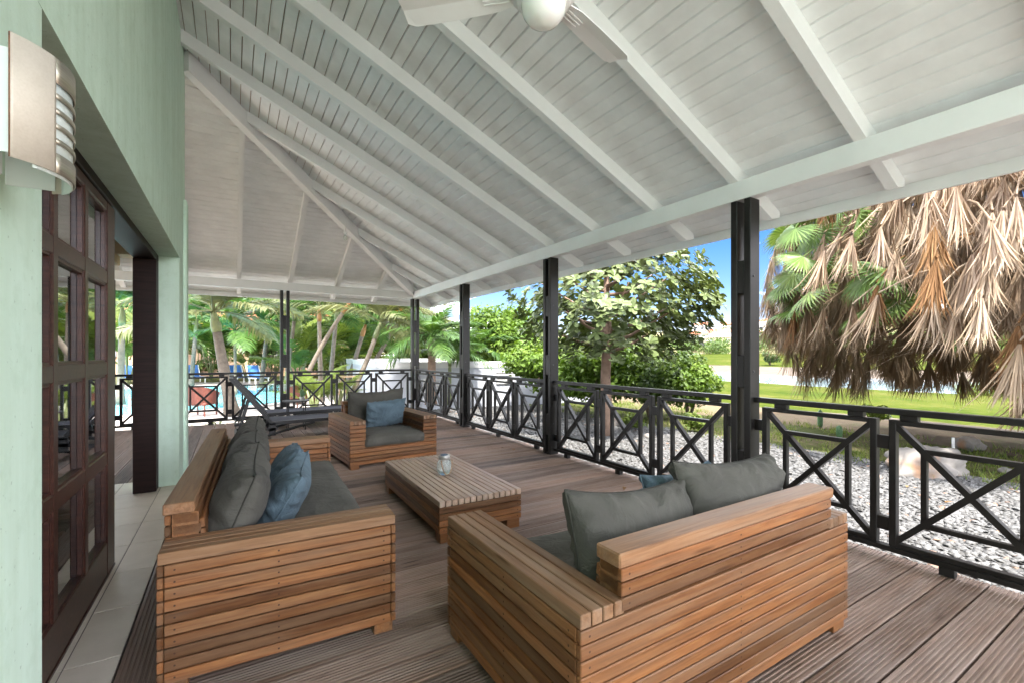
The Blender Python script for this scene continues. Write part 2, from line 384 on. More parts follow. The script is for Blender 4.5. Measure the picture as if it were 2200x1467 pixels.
def link(name, me, mat, parent=None, loc=None, rot=None):
    if not me.materials: me.materials.append(MAT[mat])
    o = bpy.data.objects.new(name, me); C.objects.link(o)
    if parent: o.parent = parent
    if loc is not None: o.location = loc
    if rot is not None: o.rotation_euler = rot
    return o
def tag(o, label=None, cat=None, group=None, kind=None):
    for k, v in (('label', label), ('category', cat), ('group', group), ('kind', kind)):
        if v: o[k] = v
    return o
def thing(name, loc, label, cat, group=None, rz=0):
    o = bpy.data.objects.new(name, None); o.empty_display_size = .1; C.objects.link(o); o.location = loc; o.rotation_euler = (0, 0, rz)
    return tag(o, label, cat, group)
def copy_tree(o, parent=None):
    c = o.copy(); C.objects.link(c); c.parent = parent
    for ch in o.children: copy_tree(ch, c)
    return c
CACHE = {}
def board(name, L, w, h, mat, parent, loc, rot=(0, 0, 0), ch=.003):
    """box L along its own x, centred; shared between alike pieces"""
    k = (name, round(L, 3), round(w, 4), round(h, 4), mat)
    if k not in CACHE:
        m = MB().box(-L / 2, L / 2, -w / 2, w / 2, -h / 2, h / 2, ch); nf = len(m.f)
        if name == 'slat' and w < .03 and L > .4:          # nail heads
            for x in [-L / 2 + .033, L / 2 - .033] + ([.04] if L > .8 else []):
                for s_ in (-1, 1):
                    q = [(x + .0042 * math.cos(a * 1.0472), s_ * (w / 2 + .0004), .0042 * math.sin(a * 1.0472)) for a in range(6)]; m.add(q, [tuple(range(6)) if s_ < 0 else tuple(range(5, -1, -1))])
        me = m.mesh(name); me.materials.append(MAT[mat])
        if len(m.f) > nf:
            me.materials.append(MAT['plug_dark'])
            for i in range(nf, len(m.f)): me.polygons[i].material_index = 1
        CACHE[k] = me
    return link(name, CACHE[k], mat, parent, loc, rot)
F_ = Vector((math.sin(R(31.5)), math.cos(R(31.5)), 0)); R_ = Vector((math.cos(R(31.5)), -math.sin(R(31.5)), 0))
def pt(px, py, z):
    """a point of the place z metres ahead of the viewpoint, read off the photograph"""
    p = F_ * z + R_ * ((px - 1100) / 980 * z); return Vector((p.x, p.y, 1.3 - (py - 760) * z / 980))

# ================================================================== the ground
def wig(y, k, a): return a * (math.sin(y * .13 + k) + .6 * math.sin(y * .31 + k * 2.3) + .35 * math.sin(y * .83 + k * 5))
def strip(name, mat, rows, y0, y1, ny, nx=8, bumps=0):
    """a band of ground between lines of given x and height (x varies a little along y)"""
    m = MB(); cols = ny + 1; idx = 0; pts = []
    lines = []
    for a, b in zip(rows[:-1], rows[1:]):
        for i in range(nx): t = i / nx; lines.append(tuple(a[j] * (1 - t) + b[j] * t for j in range(4)))
    lines.append(rows[-1])
    for (x, h, k, amp) in lines:
        for j in range(cols):
            y = y0 + (y1 - y0) * j / ny
            z = h + (bumps * noise.noise(Vector((x * .06, y * .06, 3))) if bumps else 0)
            pts.append((x + wig(y, k, amp), y, z))
    fs = [(i * cols + j, (i + 1) * cols + j, (i + 1) * cols + j + 1, i * cols + j + 1) for i in range(len(lines) - 1) for j in range(ny)]
    m.add(pts, fs); return tag(m.build(name, mat, smooth=True), kind='structure')
big = MB(); big.box(-900, 1500, -900, 1500, -4.2, -4.0)
tag(big.build('ground', 'hill_scrub'), kind='structure')
strip('gravel_bed', 'gravel_base', [(3.5, -.43, 0, 0), (8.6, -.42, 1, .28)], -25, 45, 90)
strip('rough_verge', 'rough_grass', [(8.4, -.424, 1, .28), (11.6, -.47, 2, .5)], -25, 45, 90)
strip('earth_bank', 'dry_earth', [(11.4, -.474, 2, .5), (16.2, -.62, 3, .5)], -25, 45, 90)
strip('cart_path', 'sand', [(16.0, -.622, 3, .5), (17.3, -.66, 3, .5)], -60, 90, 90)
strip('lawn', 'lawn', [(17.2, -.664, 3, .5), (30, -1.1, 4, 1), (41.5, -1.42, 5, .8)], -80, 140, 120, 6, .10)
strip('sand_bank', 'sand', [(41.2, -1.424, 5, .8), (43.6, -1.75, 5, .8)], -80, 140, 120)
strip('far_sand_bank', 'sand', [(62.0, -1.75, 6, 1), (66, -1.36, 6, 1.2), (75, -.75, 7, 1.2)], -80, 200, 120)
strip('far_lawn', 'lawn', [(74.7, -.754, 7, 1.2), (100, .35, 8, 1.5), (128, 1.45, 9, 2)], -80, 260, 120, 6, .3)
strip('hillside', 'hill_scrub', [(127, 1.4, 9, 2), (170, 4.5, 9, 4), (250, 15, 10, 6), (310, 19, 11, 8), (420, 19, 11, 8)], -160, 520, 80, 8, 3.0)
w = MB(); w.add([(42, -85, -1.56), (65, -85, -1.56), (65, 200, -1.56), (42, 200, -1.56)], [(0, 1, 2, 3)])
tag(w.build('pond', 'pond_water'), kind='structure')
# unseen paving added behind the viewpoint to bounce sun under the shortened roof
tr_ = MB(); tr_.box(-.44, 3.62, -16, -1.64, -.38, -.02); tag(tr_.build('bounce_terrace', 'bounce_paving'), kind='structure')
# pool terrace behind the veranda
pv = MB(); pv.add([(-60, 10.9, -.40), (3.7, 10.9, -.40), (3.7, 13.0, -.40), (14, 22, -.40), (16, 60, -.40), (-60, 60, -.40)], [(0, 1, 2, 3, 4, 5)])
tag(pv.build('pool_terrace', 'pool_paving'), kind='structure')
def pool_outline(k=0, n=48):
    """rounded freeform pool; k widens it"""
    o = []
    for i in range(n):
        a = 2 * math.pi * i / n; ex = .62
        x = -5.6 + (9.3 + k) * math.copysign(abs(math.cos(a)) ** ex, math.cos(a)) + .5 * math.sin(2 * a)
        y = 22.6 + (6.6 + k) * math.copysign(abs(math.sin(a)) ** ex, math.sin(a)) + .6 * math.cos(a)
        o.append((x, y))
    return o
pw = MB(); a = pool_outline(); pw.add([(x, y, -.385) for x, y in a], [tuple(range(len(a)))]); tag(pw.build('swimming_pool', 'pool_water'), kind='structure')
cp = MB(); b = pool_outline(.45); n = len(a)
cp.add([(x, y, -.36) for x, y in a] + [(x, y, -.36) for x, y in b] + [(x, y, -.42) for x, y in a] + [(x, y, -.42) for x, y in b],
       [(i, i + n, (i + 1) % n + n, (i + 1) % n) for i in range(n)] + [(i, (i + 1) % n, (i + 1) % n + 2 * n, i + 2 * n) for i in range(n)] + [(i + n, i + 3 * n, (i + 1) % n + 3 * n, (i + 1) % n + n) for i in range(n)])
tag(cp.build('pool_coping', 'pool_paving'), kind='structure')
pl = MB(); pl.add([(-30, 10.2, -.43), (4.0, 10.2, -.43), (4.0, 11.9, -.39), (-30, 11.9, -.39)], [(0, 1, 2, 3)])
tag(pl.build('planting_bed', 'soil'), kind='structure')
gl_ = MB(); gl_.add([(-80, 33, -.39), (25, 33, -.39), (40, 120, .6), (-120, 120, .6)], [(0, 1, 2, 3)])
tag(gl_.build('garden_soil', 'rough_grass'), kind='structure')
g2 = MB(); g2.add([(3.6, 10.7, -.425), (8.8, 10.7, -.425), (13, 20, -.43), (16, 45, -.43), (3.6, 45, -.43)], [(0, 1, 2, 3, 4)])
tag(g2.build('side_gravel', 'gravel_base'), kind='structure')

# ================================================================== deck, tiles
def deck_mesh(L0, L1, m0, m1, w=.1485, t=.028):
    """grooved board: runs along own x from L0 to L1 (front edge) with mitre offsets m0, m1 at the other edge"""
    ng = 7; prof = [(-w / 2, -t), (-w / 2, -.003), (-w / 2 + .004, 0)]; lip = .012; gw = (w - 2 * lip) / ng
    for i in range(ng):
        a = -w / 2 + lip + i * gw
        prof += [(a + gw * .16, 0), (a + gw * .28, -.0055), (a + gw * .72, -.0055), (a + gw * .84, 0)]
    prof += [(w / 2 - .003, 0), (w / 2, -.002), (w / 2, -t)]
    vs = []
    for end, mm in ((L0, m0), (L1, m1)):
        for y, z in prof: vs.append((end + mm * (y + w / 2) / w, y, z))
    n = len(prof); fs = [(i, i + 1, i + 1 + n, i + n) for i in range(n - 1)] + [(n - 1, 0, n, 2 * n - 1)]
    fs += [tuple(range(n - 1, -1, -1)), tuple(range(n, 2 * n))]
    fs = [tuple(reversed(f)) for f in fs]
    return MB().add(vs, fs).mesh('deck_board')
deck = tag(MB().box(-6.2, 3.60, -1.62, 10.12, -.40, -.13).build('deck', 'soil'), kind='structure')
pitch = .1585
me_main = deck_mesh(-.245, 3.66, 0, 0)
yy = -1.515
while yy < 10.1:
    if yy < 6.20: link('deck_board', me_main, 'deck_wood', deck, (rnd.uniform(-.004, .004), yy, rnd.uniform(-.0015, .0015)))
    else: link('deck_board', deck_mesh(yy - 6.53 - .075 + .006, 3.66, .1505, 0), 'deck_wood', deck, (0, yy, rnd.uniform(-.0015, .0015)))
    yy += pitch
xx = -5.9
while xx < 3.6:
    y0 = 5.97 if xx < -.42 else max(6.18, xx + 6.53)
    if y0 < 10.0:
        me = deck_mesh(y0 - .075 * (xx >= -.35), 10.16, -0.0, 0) if xx < -.35 else deck_mesh(y0 + .075 + .006, 10.16, -.1505, 0)
        link('deck_board', me, 'deck_wood', deck, (xx, 0, rnd.uniform(-.0015, .0015)), (0, 0, R(90)))
    xx += pitch
link('deck_board', deck_mesh(-1.58, 6.1, 0, 0), 'deck_wood', deck, (-.328, 0, .001), (0, 0, R(90)))
fd = board('edge_board', 11.7, .03, .30, 'deck_wood', deck, (3.63, 4.3, -.185), (0, 0, R(90)))
fd = board('edge_board', 9.6, .03, .30, 'deck_wood', deck, (-1.1, 10.14, -.185))
tiles = tag(MB().box(-6, -.41, -3.2, 5.96, -.12, -.006).build('tile_floor', 'grout'), kind='structure')
for i in range(-3, 19):
    ya, yb = 5.96 - .485 * (18 - i) , 5.96 - .485 * (17 - i)
    if yb > 5.97: continue
    for xa, xb in ((-.595, -.412), (-.93, -.60), (-1.265, -.935), (-1.60, -1.27), (-1.935, -1.605), (-2.27, -1.94)):
        L, w_ = yb - ya - .005, xb - xa
        k = ('tile', round(L, 3), round(w_, 3))
        if k not in CACHE: CACHE[k] = MB().box(-w_ / 2, w_ / 2, -L / 2, L / 2, -.006, 0, .0015).mesh('tile')
        link('tile', CACHE[k], 'tile', tiles, ((xa + xb) / 2, (ya + yb) / 2, 0))
tag(MB().box(-6, -2.28, -3.2, 5.95, -.005, -.001).build('inner_floor', 'tile'), kind='structure')

# ================================================================== house
house = thing('house', (0, 0, 0), 'pale green rendered house wall with a wide dark glazed door opening on the left', 'house')
WX = -.45
wl_ = MB().box(-.80, WX, -6.4, 1.757, 0, 2.255); wl_.build('wall', 'green_render', house)
up = MB().box(-.802, WX, -6.4, 6.20, 2.257, 4.75); up.build('upper_wall', 'green_render', house)
MB().box(-.80, WX, 5.60, 6.20, .002, 2.255, .006).build('pillar', 'green_render', house)
MB().box(-.47, WX + .03, 6.02, 6.235, .002, 2.95, .006).build('pilaster', 'green_render', house)
MB().box(-5.8, -5.6, -3.4, 6.2, 0, 4.7).build('inner_wall', 'interior_wall', house)
MB().box(-5.6, -.81, -3.6, -3.4, 0, 4.7).build('inner_wall', 'interior_wall', house)
MB().box(-5.6, -3.9, 5.97, 6.2, 0, 4.7).build('inner_wall', 'interior_wall', house)
MB().box(-3.9, -.81, 5.97, 6.2, 2.30, 4.7).build('lintel', 'interior_wall', house)
MB().box(-5.6, -.81, -3.4, 5.96, 2.62, 2.68).build('inner_ceiling', 'interior_ceiling', house)
# door frame: jambs and head of the wide opening
MB().box(-.79, -.615, 5.44, 5.598, .002, 2.19, .004).build('door_jamb', 'dark_frame', house)
MB().box(-.79, -.615, 1.759, 1.88, .002, 2.19, .004).build('door_jamb', 'dark_frame', house)
MB().box(-.79, -.615, 1.759, 5.598, 2.192, 2.253, .004).build('door_head', 'dark_frame', house)
MB().box(-3.9, -.985, 5.86, 6.10, 2.20, 2.295, .004).build('door_head', 'timber_pale', house)
MB().box(-.668, -.618, 1.9, 3.69, .001, .013).build('sill_track', 'mahogany', house)
def door_leaf(ya, yb, X, lab=None):
    """leaf in the plane of the wall: three columns, four rows of panes"""
    d = MB(); th = .045; st = .19; mu = .066; cw = ((yb - ya) - 2 * st - 2 * mu) / 3
    zb = [.02, .205, .655, .73, 1.18, 1.255, 1.705, 1.78, 2.13, 2.185]
    ys = [ya, ya + st]; 
    d.box(X - th, X, ya, ya + st, .016, 2.185, .005); d.box(X - th, X, yb - st, yb, .016, 2.185, .005)
    cols = []; y = ya + st
    for i in range(3): cols.append((y, y + cw)); y += cw + mu
    for (a, b), (c, e) in zip(cols[:-1], cols[1:]): d.box(X - th + .001, X - .001, b, c, .20, 2.14, .005)
    for z0, z1 in ((.016, .205), (.655, .73), (1.18, 1.255), (1.705, 1.78), (2.13, 2.185)):
        d.box(X - th + .002, X - .002, ya + st - .004, yb - st + .004, z0, z1, .005)
    leaf = d.build('door', 'mahogany', house)
    for a, b in cols:
        for z0, z1 in ((.205, .655), (.73, 1.18), (1.255, 1.705), (1.78, 2.13)):
            p = MB().box(X - .034, X - .029, a - .003, b + .003, z0 - .003, z1 + .003).build('pane', 'pane_glass', leaf)
            f = MB()
            for aa, bb, cc, dd in ((a, a + .012, z0, z1), (b - .012, b, z0, z1), (a + .012, b - .012, z0, z0 + .012), (a + .012, b - .012, z1 - .012, z1)):
                f.box(X - .028, X - .010, aa, bb, cc, dd)
            f.build('glazing_bead', 'mahogany', leaf)
    return leaf
door_leaf(1.96, 3.685, -.62)

# ================================================================== veranda roof
SL = .45
def bp(X): return 2.81 - SL * (X - 3.55)         # underside of the ceiling boards over x
roof = thing('veranda_roof', (0, 0, 0), 'white boarded hipped veranda roof with exposed rafters on white beams', 'roof')
pitchang = math.atan(SL)
YR = [1.355 + .88 * k for k in range(-3, 10)]
hipX = lambda Y: Y - 6.53
EAVE = 4.12
def rafter(name, inner, place):
    """common rafter from the eave (x=EAVE) up to x=inner; place maps (x, lateral, z) to the world"""
    dv = .135; x0, x1 = EAVE, inner
    poly = [(x0, bp(x0) - .055), (x0 - .12, bp(x0 - .12) - dv), (x1, bp(x1) - dv), (x1, bp(x1) - .001), (x0, bp(x0) - .001)]
    w = .035; n = len(poly); vs = [place(x, -w, z) for x, z in poly] + [place(x, w, z) for x, z in poly]
    fs = [tuple(range(n)), tuple(range(2 * n - 1, n - 1, -1))] + [(i, i + n, (i + 1) % n + n, (i + 1) % n) for i in range(n)]
    o = MB().add(vs, fs).build(name, 'white_paint', roof)
    bm = bmesh.new(); bm.from_mesh(o.data); bmesh.ops.recalc_face_normals(bm, faces=bm.faces); bm.to_mesh(o.data); bm.free()
for Y in YR: rafter('rafter', max(-.46, hipX(Y) + .05), lambda x, l, z, Y=Y: (x, Y + l, z))
for k in range(-5, 4):
    X = .105 + .88 * k
    rafter('rafter', max(-.40, X + .02) if X > -.5 else -.34, lambda x, l, z, X=X: (X + l, x + 6.53, z))
# hip rafter
hv = MB(); w = .05; q = .7071
def hipz(x, d): return bp(x) - d
pts = []
for s_ in (-1, 1):
    for x, d in ((4.14, .02), (4.14, .14), (3.95, .235), (-.44, .235), (-.44, .02)):
        pts.append((x - s_ * w * q, x + 6.53 + s_ * w * q, hipz(x, d)))
hv.add(pts, [(0, 1, 2, 3, 4), (9, 8, 7, 6, 5)] + [(i, i + 5, (i + 1) % 5 + 5, (i + 1) % 5) for i in range(5)])
o = hv.build('hip_rafter', 'white_paint', roof)
bm = bmesh.new(); bm.from_mesh(o.data); bmesh.ops.recalc_face_normals(bm, faces=bm.faces); bm.to_mesh(o.data); bm.free()
# ceiling planks: v-jointed boards, one object each
def plank(xa, xb, back):
    g = .004; t = .018; m = MB()
    def end(x): return hipX_inv(x)
    lo = -1.53 if not back else -6.4
    ea, eb = xa + 6.53, xb + 6.53          # where the hip cuts the long edges
    if back: ea, eb = xa, xb
    pr = [(xa + g, 0), (xa, .009), (xa, t), (xb, t), (xb, .009), (xb - g, 0)]
    vs = []
    for e in (0, 1):
        for x, dz in pr:
            z = bp(x) + dz
            y = lo if e == 0 else ((x + 6.53) if not back else x)
            vs.append((x, y, z) if not back else (y, x + 6.53, z))
    n = 6; fs = [tuple(range(n)), tuple(range(2 * n - 1, n - 1, -1))] + [(i, i + n, (i + 1) % n + n, (i + 1) % n) for i in range(n)]
    o = MB().add(vs, fs).build('ceiling_board', 'ceiling_paint', roof)
    bm = bmesh.new(); bm.from_mesh(o.data); bmesh.ops.recalc_face_normals(bm, faces=bm.faces); bm.to_mesh(o.data); bm.free()
for back in (False, True):
    x = 4.185
    while x > -.55:
        if not back or x > -.45: plank(x - .1, x - (.0095 if back else .005), back)
        x -= .1
def cover():
    m = MB(); zt = .06
    a = [(4.26, -1.56, bp(4.26) + zt), (4.26, 10.79, bp(4.26) + zt), (-1.2, 5.33, bp(-1.2) + zt), (-1.2, -1.56, bp(-1.2) + zt)]
    b = [(-6.6, 10.79, bp(4.26) + zt), (-6.6, 5.33, bp(-1.2) + zt)]
    c = [(-6.6, -1.56, bp(-1.2) + zt)]
    m.add(a + b + c, [(0, 1, 2, 3), (1, 4, 5, 2), (3, 2, 5, 6)]); return m.build('roof_covering', 'terracotta', roof)
cover()
zf = bp(4.2)
MB().box(4.186, 4.215, -1.53, 10.745, zf - .075, zf + .06).build('fascia', 'white_paint', roof)
MB().box(-6.4, 4.184, 10.716, 10.745, zf - .075, zf + .06).build('fascia', 'white_paint', roof)
MB().box(3.502, 3.592, -1.53, 10.125, 2.545, 2.70, .004).build('beam', 'white_paint', roof)
MB().box(-6.3, 3.499, 10.035, 10.125, 2.545, 2.70, .004).build('beam', 'white_paint', roof)
# small bulb holder hanging at the hip
bl = thing('pendant_bulb', (1.62, 8.02, 3.30), 'tiny glass bulb holder hanging under the white hip rafter', 'lamp')
MB().lathe([(.012, .16), (.012, .05), (.03, .045), (.03, 0)], 10).build('bulb_holder', 'white_paint', bl)
MB().lathe([(.012, 0), (.034, -.03), (.036, -.06), (.02, -.09), (.004, -.098)], 12).build('bulb', 'frosted_glass', bl, True)

# ================================================================== posts
def post(x, y, rz, lab):
    """two planks with spacer blocks; local x is the direction in which the planks stand apart"""
    t = thing('veranda_post', (x, y, 0), lab, 'post', 'black slotted veranda posts', rz)
    W, D, pw = .168, .13, .055
    for s_ in (-1, 1):
        c = s_ * (W - pw) / 2; MB().box(c - pw / 2, c + pw / 2, -D / 2, D / 2, .002, 2.543, .004).build('plank', 'black_paint', t)
    for z0, z1 in ((.002, .02), (.25, .52), (1.03, 1.29), (1.785, 2.05)):
        MB().box(-W / 2 + pw + .0005, W / 2 - pw - .0005, -D / 2 + .004, D / 2 - .004, z0, z1, .003).build('spacer_block', 'black_paint', t)
    for zz in (.4, 1.16, 1.92):
        for s_ in (-1, 1):
            b_ = MB().lathe([(.011, 0), (.011, .004), (.006, .006)], 8); o = b_.build('bolt', 'charcoal_metal', t); o.location = (s_ * W / 2, .02, zz); o.rotation_euler = (0, R(90 * s_), 0)
    return t
PX, PY = 3.565, 10.08
PYS = [-.49, 2.18, 4.845, 7.45]
post(PX, PYS[1], R(90), 'black slotted veranda post in front of the golf lawn, the largest post in view')
post(PX, PYS[2], R(90), 'black slotted veranda post beside the broad leaved tree, second largest of the posts')
post(PX, PYS[3], R(90), 'black slotted veranda post next to the corner post, left of the green bushes')
post(PX, PY, 0, 'black slotted corner post where the two white beams meet')
post(.885, PY, 0, 'black slotted veranda post behind the loungers in front of the pool palms')
post(-1.78, PY, 0, 'black slotted veranda post seen at the edge of the glazed door')
post(PX, PYS[0], R(90), 'black slotted veranda post nearest the viewer')

# ================================================================== railings
def make_panel(parent, x0, w):
    T = .05; zb, zt = .085, .885; b = .03
    fr = MB(); x1 = x0 + w
    for q_ in ((x0, x0 + b + .008, zb, zt), (x1 - b - .008, x1, zb, zt)): fr.box(q_[0], q_[1], -T / 2, T / 2, q_[2], q_[3], .003)
    fr.box(x0 + b, x1 - b, -T / 2 + .001, T / 2 - .001, zt - b, zt - .001, .003); fr.box(x0 + b, x1 - b, -T / 2 + .001, T / 2 - .001, zb + .001, zb + b, .003)
    p = fr.build('panel', 'black_paint', parent)
    cx, cz = x0 + w / 2, (zb + zt) / 2; iw, ih = w / 2 - .17, (zt - zb) / 2 - .175
    for k, s_ in enumerate((-1, 1)):
        TT = T - .004 - .003 * k
        MB().bar((x0 + .02, 0, cz - s_ * (zt - zb - .04) / 2), (x1 - .02, 0, cz + s_ * (zt - zb - .04) / 2), TT, .034).build('diagonal', 'black_paint', p)
    for s_ in (-1, 1):
        MB().box(cx - iw - .0145, cx + iw + .0145, -T / 2 + .005, T / 2 - .005, cz + s_ * ih - .0145, cz + s_ * ih + .0145, .002).build('inner_rail', 'black_paint', p)
        MB().box(cx + s_ * iw - .0145, cx + s_ * iw + .0145, -T / 2 + .006, T / 2 - .006, cz - ih, cz + ih, .002).build('inner_stile', 'black_paint', p)
    return p
def railing(x, y, rz, L, lab):
    t = thing('railing', (x, y, 0), lab, 'railing', 'black braced railing bays', rz)
    pw = .75; gap = (L - 3 * pw) / 4
    MB().box(-.004, L + .004, -.03, .03, .918, .957, .004).build('top_rail', 'black_paint', t)
    MB().box(-.004, L + .004, -.028, .028, .05, .083, .003).build('bottom_rail', 'black_paint', t)
    for i in range(3):
        x0 = gap + i * (pw + gap); make_panel(t, x0, pw)
    for x0 in (gap + .13, gap + pw - .10, gap * 2 + pw + .12, gap * 2 + pw * 2 - .10, gap * 3 + 2 * pw + .12, gap * 3 + 3 * pw - .14):
        MB().box(x0 - .045, x0 + .045, -.024, .024, .886, .9175, .002).build('spacer_block', 'black_paint', t)
    for i in range(4):
        xa = i * (pw + gap)
        for zc in (.22, .74): MB().box(xa + .0005, xa + gap - .0005, -.021, .021, zc - .042, zc + .042, .002).build('spacer_block', 'black_paint', t)
    for xf in (.25, L / 2 + .1, L - .25): MB().box(xf - .035, xf + .035, -.025, .025, .002, .0495, .002).build('foot_block', 'black_paint', t)
    return t
half = .084
ends = PYS + [PY]
labs = ['black braced railing bay in front of the grey gravel, nearest on the right', 'black braced railing bay behind the loveseat, below the broad leaved tree',
        'black braced railing bay right of the armchair, between the second and third posts', 'black braced railing bay beside the corner post, seen most sharply from the side']
for i in range(4):
    ya, yb = ends[i] + half, ends[i + 1] - (half if i < 3 else .067)
    railing(PX + .01, ya, R(90), yb - ya, labs[i])
for xa, xb, lab in ((.885 + half, PX - half, 'black braced railing bay behind the armchair, in front of the white annex'),
                    (-1.78 + half, .885 - half, 'black braced railing bay behind the loungers, in front of the pool'),
                    (-4.44 + half, -1.78 - half, 'black braced railing bay seen through the open doorway')):
    railing(xa, PY + .01, 0, xb - xa, lab)

# ================================================================== teak seats
PI2 = R(90)
def teak_seat(name, W, D, loc, rz, lab, cat, ncush):
    t = thing(name, loc, lab, cat, 'teak slatted lounge furniture', rz)
    a = .178; H = .547; th = .021; p = .0455; sh = .0400; z0 = .05
    rows = [z0 + sh / 2 + i * p for i in range(10)]; base = 5
    MB().box(a - .01, W - a + .01, .03, D - .10, .055, .235).build('core', 'joint_dark', t)
    for xa in (0, W - a):           # arms
        MB().box(xa + .024, xa + a - .024, .024, D - .024, .055, .498).build('arm_core', 'joint_dark', t)
        for k in range(4):
            board('slat', D - .004, .0405, .044, 'teak_top', t, (xa + a / 8 + k * a / 4, D / 2, H - .022), (0, 0, PI2))
        for z in rows:
            xo = xa + th / 2 if xa == 0 else xa + a - th / 2
            board('slat', D - .046, th, sh, 'teak', t, (xo, D / 2, z), (0, 0, PI2))
            if z > .23:
                xi = xa + a - th / 2 if xa == 0 else xa + th / 2
                board('slat', D - .046, th, sh, 'teak', t, (xi, D / 2, z), (0, 0, PI2))
                board('slat', a, th, sh, 'teak', t, (xa + a / 2, th / 2, z))
    for z in rows[:5]: board('slat', W - .002, th, sh, 'teak', t, (W / 2, th / 2 + .0003, z))
    for z in rows: board('slat', W - .002, th, sh, 'teak', t, (W / 2, D - th / 2, z))
    # raised back: stepped boards, thicker towards the seat, and a cap
    for k in range(3):
        zc = .507 + sh / 2 + k * p
        if k < 1: zc = .507 + sh / 2
        board('slat', W - 2 * a + .03, .020, sh, 'teak', t, (W / 2, D + .0105 - .021, zc + .003))
    MB().prism([(0, 0)] * 0 or [(a + .001, .25), (W - a - .001, .25), (W - a - .001, .64), (a + .001, .64)], D - .115, D - .024).build('back_core', 'teak', t)
    for k in range(9):
        zc = .27 + k * p
        if zc < .62: board('slat', W - 2 * a - .004, .018, sh, 'teak', t, (W / 2, D - .155 + .004 * k, zc), (R(-6), 0, 0))
    for k in range(2):
        for xs in (a + .014, W - a - .014): board('slat', .10 - .012 * k, .026, sh, 'teak', t, (xs, D - .075 - .005 * k * -1, .572 + k * p), (0, 0, PI2))
    board('back_cap', W - 2 * a + .055, .108, .046, 'teak_top', t, (W / 2, D - .050, .668), ch=.005)
    for fx in (.06, W - .06):
        for fy in (.055, D - .055): board('foot', .10, .085, .0485, 'teak', t, (fx, fy, .0255))
    return t
armchair = teak_seat('armchair', 1.06, .96, (1.115, 5.27, 0), R(4), 'square teak slatted armchair with grey cushions at the end of the coffee table', 'armchair', 1)
sofa = teak_seat('sofa', 2.44, .90, (.655, 2.115, 0), R(87.5), 'long teak slatted sofa with dark grey cushions beside the glazed door', 'sofa', 3)
love = teak_seat('loveseat', 1.64, .955, (2.492, 1.968, 0), R(180), 'teak slatted loveseat seen from behind in the right foreground', 'loveseat', 2)

def cushion(name, W, D, T, loc, rot, mat, lab, group, seed=0, puff=.55, wr=.012, res=46, cat='cushion', seam=True, tuck=0):
    """soft box: W x D x T with crowned faces, rounded rim, seams, pulled folds at the corners"""
    nx, ny = res, max(10, int(res * D / W)) if D < W else res
    vs, fs = [], []
    top, bot = {}, {}
    def prof(u, v):
        # thickness profile: full inside, falling at the rim
        e = (max(0, 1 - abs(u) ** 5.5) ** .42) * (max(0, 1 - abs(v) ** 5.5) ** .42)
        c = (1 - u * u) * (1 - v * v)
        return e * (1 - puff * .45) + c * puff * .45 + .0
    for side in (0, 1):
        for i in range(nx + 1):
            for j in range(ny + 1):
                u, v = -1 + 2 * i / nx, -1 + 2 * j / ny
                u = math.sin(u * math.pi / 2) * .55 + u * .45; v = math.sin(v * math.pi / 2) * .55 + v * .45
                th = prof(u, v); rim = i in (0, nx) or j in (0, ny)
                if rim and side == 1: continue
                x, y = u * W / 2, v * D / 2
                pin = 1 - .045 * (1 - abs(u)) * abs(v) ** 4 - .0 ; x *= 1 - .03 * (1 - v * v) * abs(u) ** 6; y *= 1 - .05 * (1 - u * u) * abs(v) ** 6
                q1 = Vector((x * 5 + seed * 7.7, y * 5, seed + side * 3.3)); n1 = noise.noise(q1)
                # folds run in from the rim
                ang = math.atan2(v, u); rr = max(abs(u), abs(v))
                fold = noise.noise(Vector((ang * 5.5 + seed * 3, rr * .8, seed * 1.7 + side))) * rr ** 2
                fine = noise.noise(Vector((x * 22, y * 7 + seed, 5 + side)))
                sp = x if abs(v) > abs(u) else y + 3; dist = (1 - rr) * min(W, D) / 2
                gather = noise.noise(Vector((sp * 24 + seed * 5, dist * 5, seed + side * .3))) * math.exp(-dist / .07) + .6 * noise.noise(Vector((sp * 11 + seed, dist * 4, seed * 2.1))) * math.exp(-dist / .12)
                y -= .05 * D * (1 - u * u) * max(0, v) ** 2
                z = (T / 2) * th * (1 if side == 0 else -1) + (n1 * wr * 1.1 + fold * wr * 1.6 + fine * wr * .3 + gather * wr * 1.5) * (1 if side == 0 else -1) * (0 if rim else 1)
                if rim: z = 0
                vs.append((x, y, z)); k = len(vs) - 1
                (top if side == 0 else bot)[i, j] = k
                if rim: bot[i, j] = k
    for i in range(nx):
        for j in range(ny):
            fs.append((top[i, j], top[i + 1, j], top[i + 1, j + 1], top[i, j + 1])); fs.append((bot[i, j], bot[i, j + 1], bot[i + 1, j + 1], bot[i + 1, j]))
    root = MB().add(vs, fs).build(name, mat, None, True); root.location = loc; root.rotation_euler = rot
    tag(root, lab, cat, group)
    if seam:
        ring = [top[i, 0] for i in range(nx + 1)] + [top[nx, j] for j in range(1, ny + 1)] + [top[i, ny] for i in range(nx - 1, -1, -1)] + [top[0, j] for j in range(ny - 1, 0, -1)]
        P = [Vector(vs[k]) for k in ring]; P.append(P[0]); MB().tube(P, .0045, 5).build('piping', 'seam_cord' if 'grey' in mat else mat, root, True)
    return root
